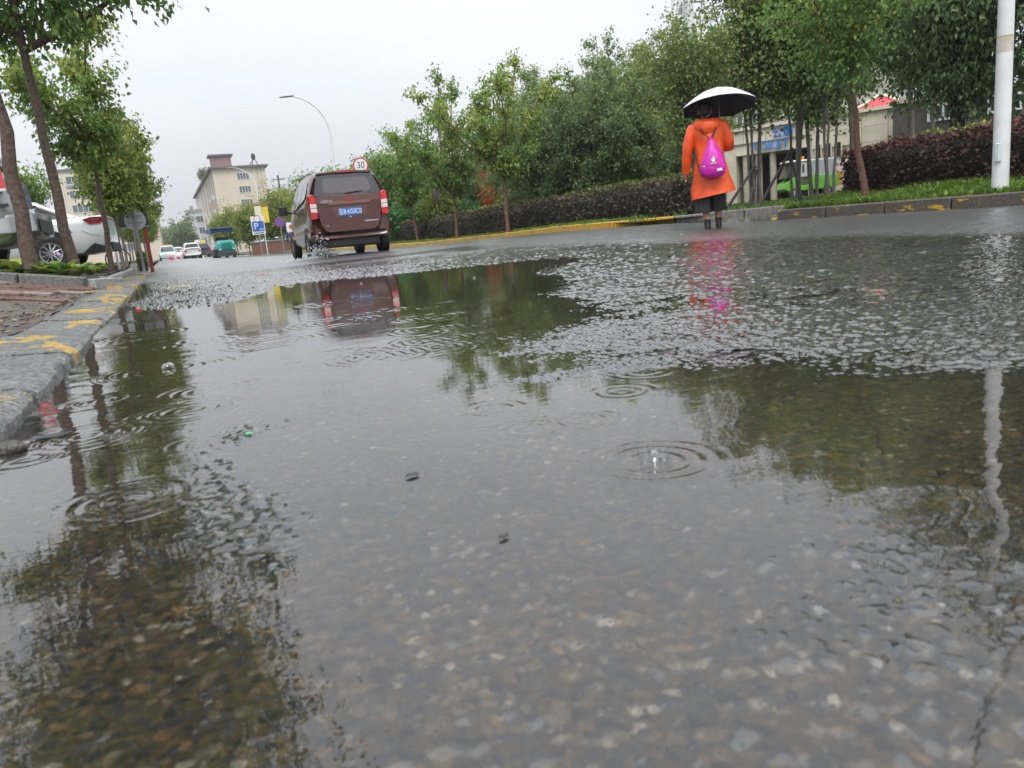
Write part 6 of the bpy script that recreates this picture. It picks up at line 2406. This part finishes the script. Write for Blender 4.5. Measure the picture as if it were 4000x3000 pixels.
# low fence, parked cars behind the parking signs
FNC = mat('red_brown_fence', (.22, .10, .075), rough=.7, var=.2)
fw = empty('low_wall', (7.6, 66, -.2), 0, 'low red-brown wall behind the young trees and the signs', 'wall')
MB().box((4.0, 2, .55), (9.5, .25, 1.0)).build('base', FNC, fw)
MB().box((4.0, 2, 1.08), (9.7, .35, .08)).build('coping', GREYP, fw)
hedge('low_hedge', (9.6, 56.5), (13.0, 60), .8, -.25, -.2, .85, LF_BOX, 3500, 'dark low hedge at the foot of the parking signs', leaf=(.14, .06), seed=15, bias=-.2)
for u, v, d, rz, m_, lab in [(1085, 973, 78, .3, WHITE, 'white car parked between the P sign and the no-stopping sign')]:
    far_car(u, v, d, rz, m_, lab)
grass('verge_grass', 4000, (9.1, 12.5), (46, 75), lambda x, y: verge_z(x, y) - .02, 'far grass verge under the parking signs', h=.16, seed=17, w=.04)

# vehicles glimpsed under the trees beside the person
p = at(2705, 770, 36)
tr_ = empty('delivery_truck', (p.x, p.y, .45), -RAD(60), 'teal and red delivery truck glimpsed under the trees left of the person', 'truck')
MB().rbox((0, 0, 1.25), (2.0, 1.5, 1.9), .05).build('cargo_box', mat('dull_teal', (.04, .17, .17), rough=.5, var=.15), tr_)
MB().box((-.45, -.77, .85), (.8, .03, .7)).build('red_panel', REDS, tr_)
MB().box((.35, -.77, 1.65), (.9, .03, .5)).build('window', GLASSD, tr_)
for xx in (-.6, .6):
    MB().tube([(xx, -.76, .28), (xx, -.6, .28)], .28, 16).build('wheel', RUBBER, tr_)
p = at(2650, 785, 38)
sedan('parked_car', (p.x, p.y, .42), RAD(25), mat('pink_white_paint', (.65, .58, .6), rough=.3, var=.05, coat=.3), 'pale pinkish car glimpsed between the hedge end and the person', lambda c: None)
p = at(2625, 760, 30)
ys_ = make_tree('yellow_shrub', 95, H=1.9, fork=.4, r0=.03, spread=.7, nlimb=5, nsub=6, nleaf=1800, leaf=(.12, .05), lmat=LF_ASHY, upright=.7, clump=.28, shade_bias=.2, label='bright yellow-green shrub at the end of the long hedge', cat='shrub')
ys_.location = (p.x, p.y, .35)

# overhead wires and a far utility pole
mb = MB()
up = empty('utility_pole', (17, 118, -.2), 0, 'dark utility pole with wires right of the beige block', 'pole')
MB().tube([(0, 0, -.5), (0, 0, 10.6)], [.16, .12], 10).build('pole', DARKM, up, smooth=True)
MB().tube([(-.9, 0, 10.0), (.9, 0, 10.0)], .06, 6).build('crossarm', DARKM, up)
for k, zz in enumerate((10.1, 9.2, 8.3)):
    MB().tube([(0, 0, zz), (10, -18, zz - .7), (22, -40, zz - .2)], .025, 5).build('wire', DARKM, up)
ty = at(640, 897, 150)
mb = MB()
sa = empty('signal_gantry', (-2.2, 150, 0), 0, 'thin far overhead arm reaching over the road from the left', 'gantry')
MB().tube([(0, 0, -.3), (0, 0, 6.4)], .12, 8).build('pole', STEEL, sa, smooth=True)
MB().tube([(0, 0, 6.2), (4.6, 0, 6.4)], .06, 6).build('arm', STEEL, sa, smooth=True)
MB().rbox((3.6, 0, 6.0), (.35, .2, .3), .05).build('camera_box', WHITEM, sa)

# fallen leaf and small litter on the wet road
LFY = mat('fallen_yellow', (.65, .45, .03), rough=.4, var=.2, scale=30)


def flat_leaf(x, y, s, m_, lab, name='fallen_leaf', up=.002):
    mb_ = MB()
    r_ = random.Random(int(x * 100 + y * 10))
    n_ = 11
    ring0 = [(s * (1 + .25 * r_.uniform(-1, 1)) * cos(2 * pi * k / n_) * 1.9, s * (1 + .25 * r_.uniform(-1, 1)) * sin(2 * pi * k / n_), up * r_.uniform(.2, 1.6)) for k in range(n_)]
    ring1 = [(a * .5, b_ * .5, c_ + up * .8) for a, b_, c_ in ring0]
    ring2 = [(a, b_, c_ - .0012) for a, b_, c_ in ring0]
    mb_.loft([ring2, ring0, ring1])
    z_ = max(0.0, float(road_z(np.array([x]), np.array([y]))[0])) if x > KL else pz1(x)
    return tag(mb_.build(name, m_, smooth=True, loc=(x, y, z_ + .002)), lab, 'leaf' if 'leaf' in name else 'litter')


YPL = mat('yellow_paint_patch', (.6, .42, .03), rough=.35, var=.2, scale=30)
flat_leaf(.10, 9.55, .07, LFY, 'bright yellow leaf lying on the wet asphalt near the left kerb')
flat_leaf(-.72, 8.6, .055, LFY, 'yellow leaf on the pavement beside the kerb')
flat_leaf(1.15, 10.5, .05, mat('orange_leaf', (.6, .25, .03), rough=.4, var=.2), 'small orange leaf on the water film behind the van reflection')
flat_leaf(.09, 1.47, .0035, mat('green_scrap', (.03, .6, .2), rough=.4, var=.1), 'tiny bright green scrap on the near stones', 'plastic_scrap', .0015)
flat_leaf(-.21, 5.9, .014, mat('red_scrap', (.5, .03, .06), rough=.4, var=.2), 'tiny red scrap beside the left kerb', 'plastic_scrap', .004)
flat_leaf(.93, 6.7, .022, mat('pale_leaf', (.5, .42, .3), rough=.5, var=.2), 'pale dead leaf at the edge of the van reflection')
flat_leaf(-.27, 1.78, .022, mat('dark_leaf', (.05, .055, .06), rough=.35, var=.3), 'dark wet leaf in the water at the foot of the kerb')
flat_leaf(.27, 1.02, .005, MATS['dark_leaf'], 'small dark leaf floating near the centre of the puddle')
flat_leaf(.29, .74, .003, MATS['dark_leaf'], 'tiny black speck of leaf on the nearest water')
ck = MB()
ck.ell((0, 0, 0), (.028, .022, .018), 9, 6)
ckm = ck.build('stone_chunk', mat('wet_stone', (.07, .065, .055), rough=.3, var=.4, scale=40, bump=.8), smooth=True, loc=(-.325, 1.70, .004))
tag(ckm, 'wet broken stone lying against the left kerb', 'stone')

# ---------------------------------------------------------------- tell look-alikes apart by their order
ORD = ['leftmost', 'second from left', 'third from left', 'fourth from left', 'fifth from left', 'sixth from left', 'seventh from left', 'eighth from left', 'ninth from left', 'tenth from left', 'rightmost']


def order_labels(group, short=None):
    by = {}
    for o in SC.objects:
        if o.parent is None and o.get('group') == group and o.get('label'):
            by.setdefault(o['label'], []).append(o)
    for lab, lst in by.items():
        if len(lst) < 2:
            continue
        lst.sort(key=lambda o: atan2(o.location.x, o.location.y))
        for i, o in enumerate(lst):
            w_ = 'rightmost' if i == len(lst) - 1 else ORD[i]
            o['label'] = w_ + ' of its kind: ' + lab if len(lab.split()) < 13 else w_ + ': ' + lab


for g_ in ('thicket trees behind the long hedge', 'bushy trees behind the van', 'young trees behind the parking signs', 'hostas in the front of the left bed', 'left row receding to the far end'):
    order_labels(g_)

# ---------------------------------------------------------------- rain haze over the far street
hz = MB().box((0, 155, 13.5), (200, 430, 30.5)).build('haze', ASPH)
hz.data.materials.clear()
hm = bpy.data.materials.new('rain_haze')
hm.use_nodes = True
hn = hm.node_tree
hn.nodes.remove(hn.nodes['Principled BSDF'])
hv = hn.nodes.new('ShaderNodeVolumePrincipled')
hv.inputs['Color'].default_value = (.9, .92, .95, 1)
hv.inputs['Density'].default_value = 0.0005
hv.inputs['Anisotropy'].default_value = 0.2
hn.links.new(hv.outputs[0], hn.nodes['Material Output'].inputs['Volume'])
hz.data.materials.append(hm)
tag(hz, 'thin pale rain haze filling the street', 'haze', kind='stuff')
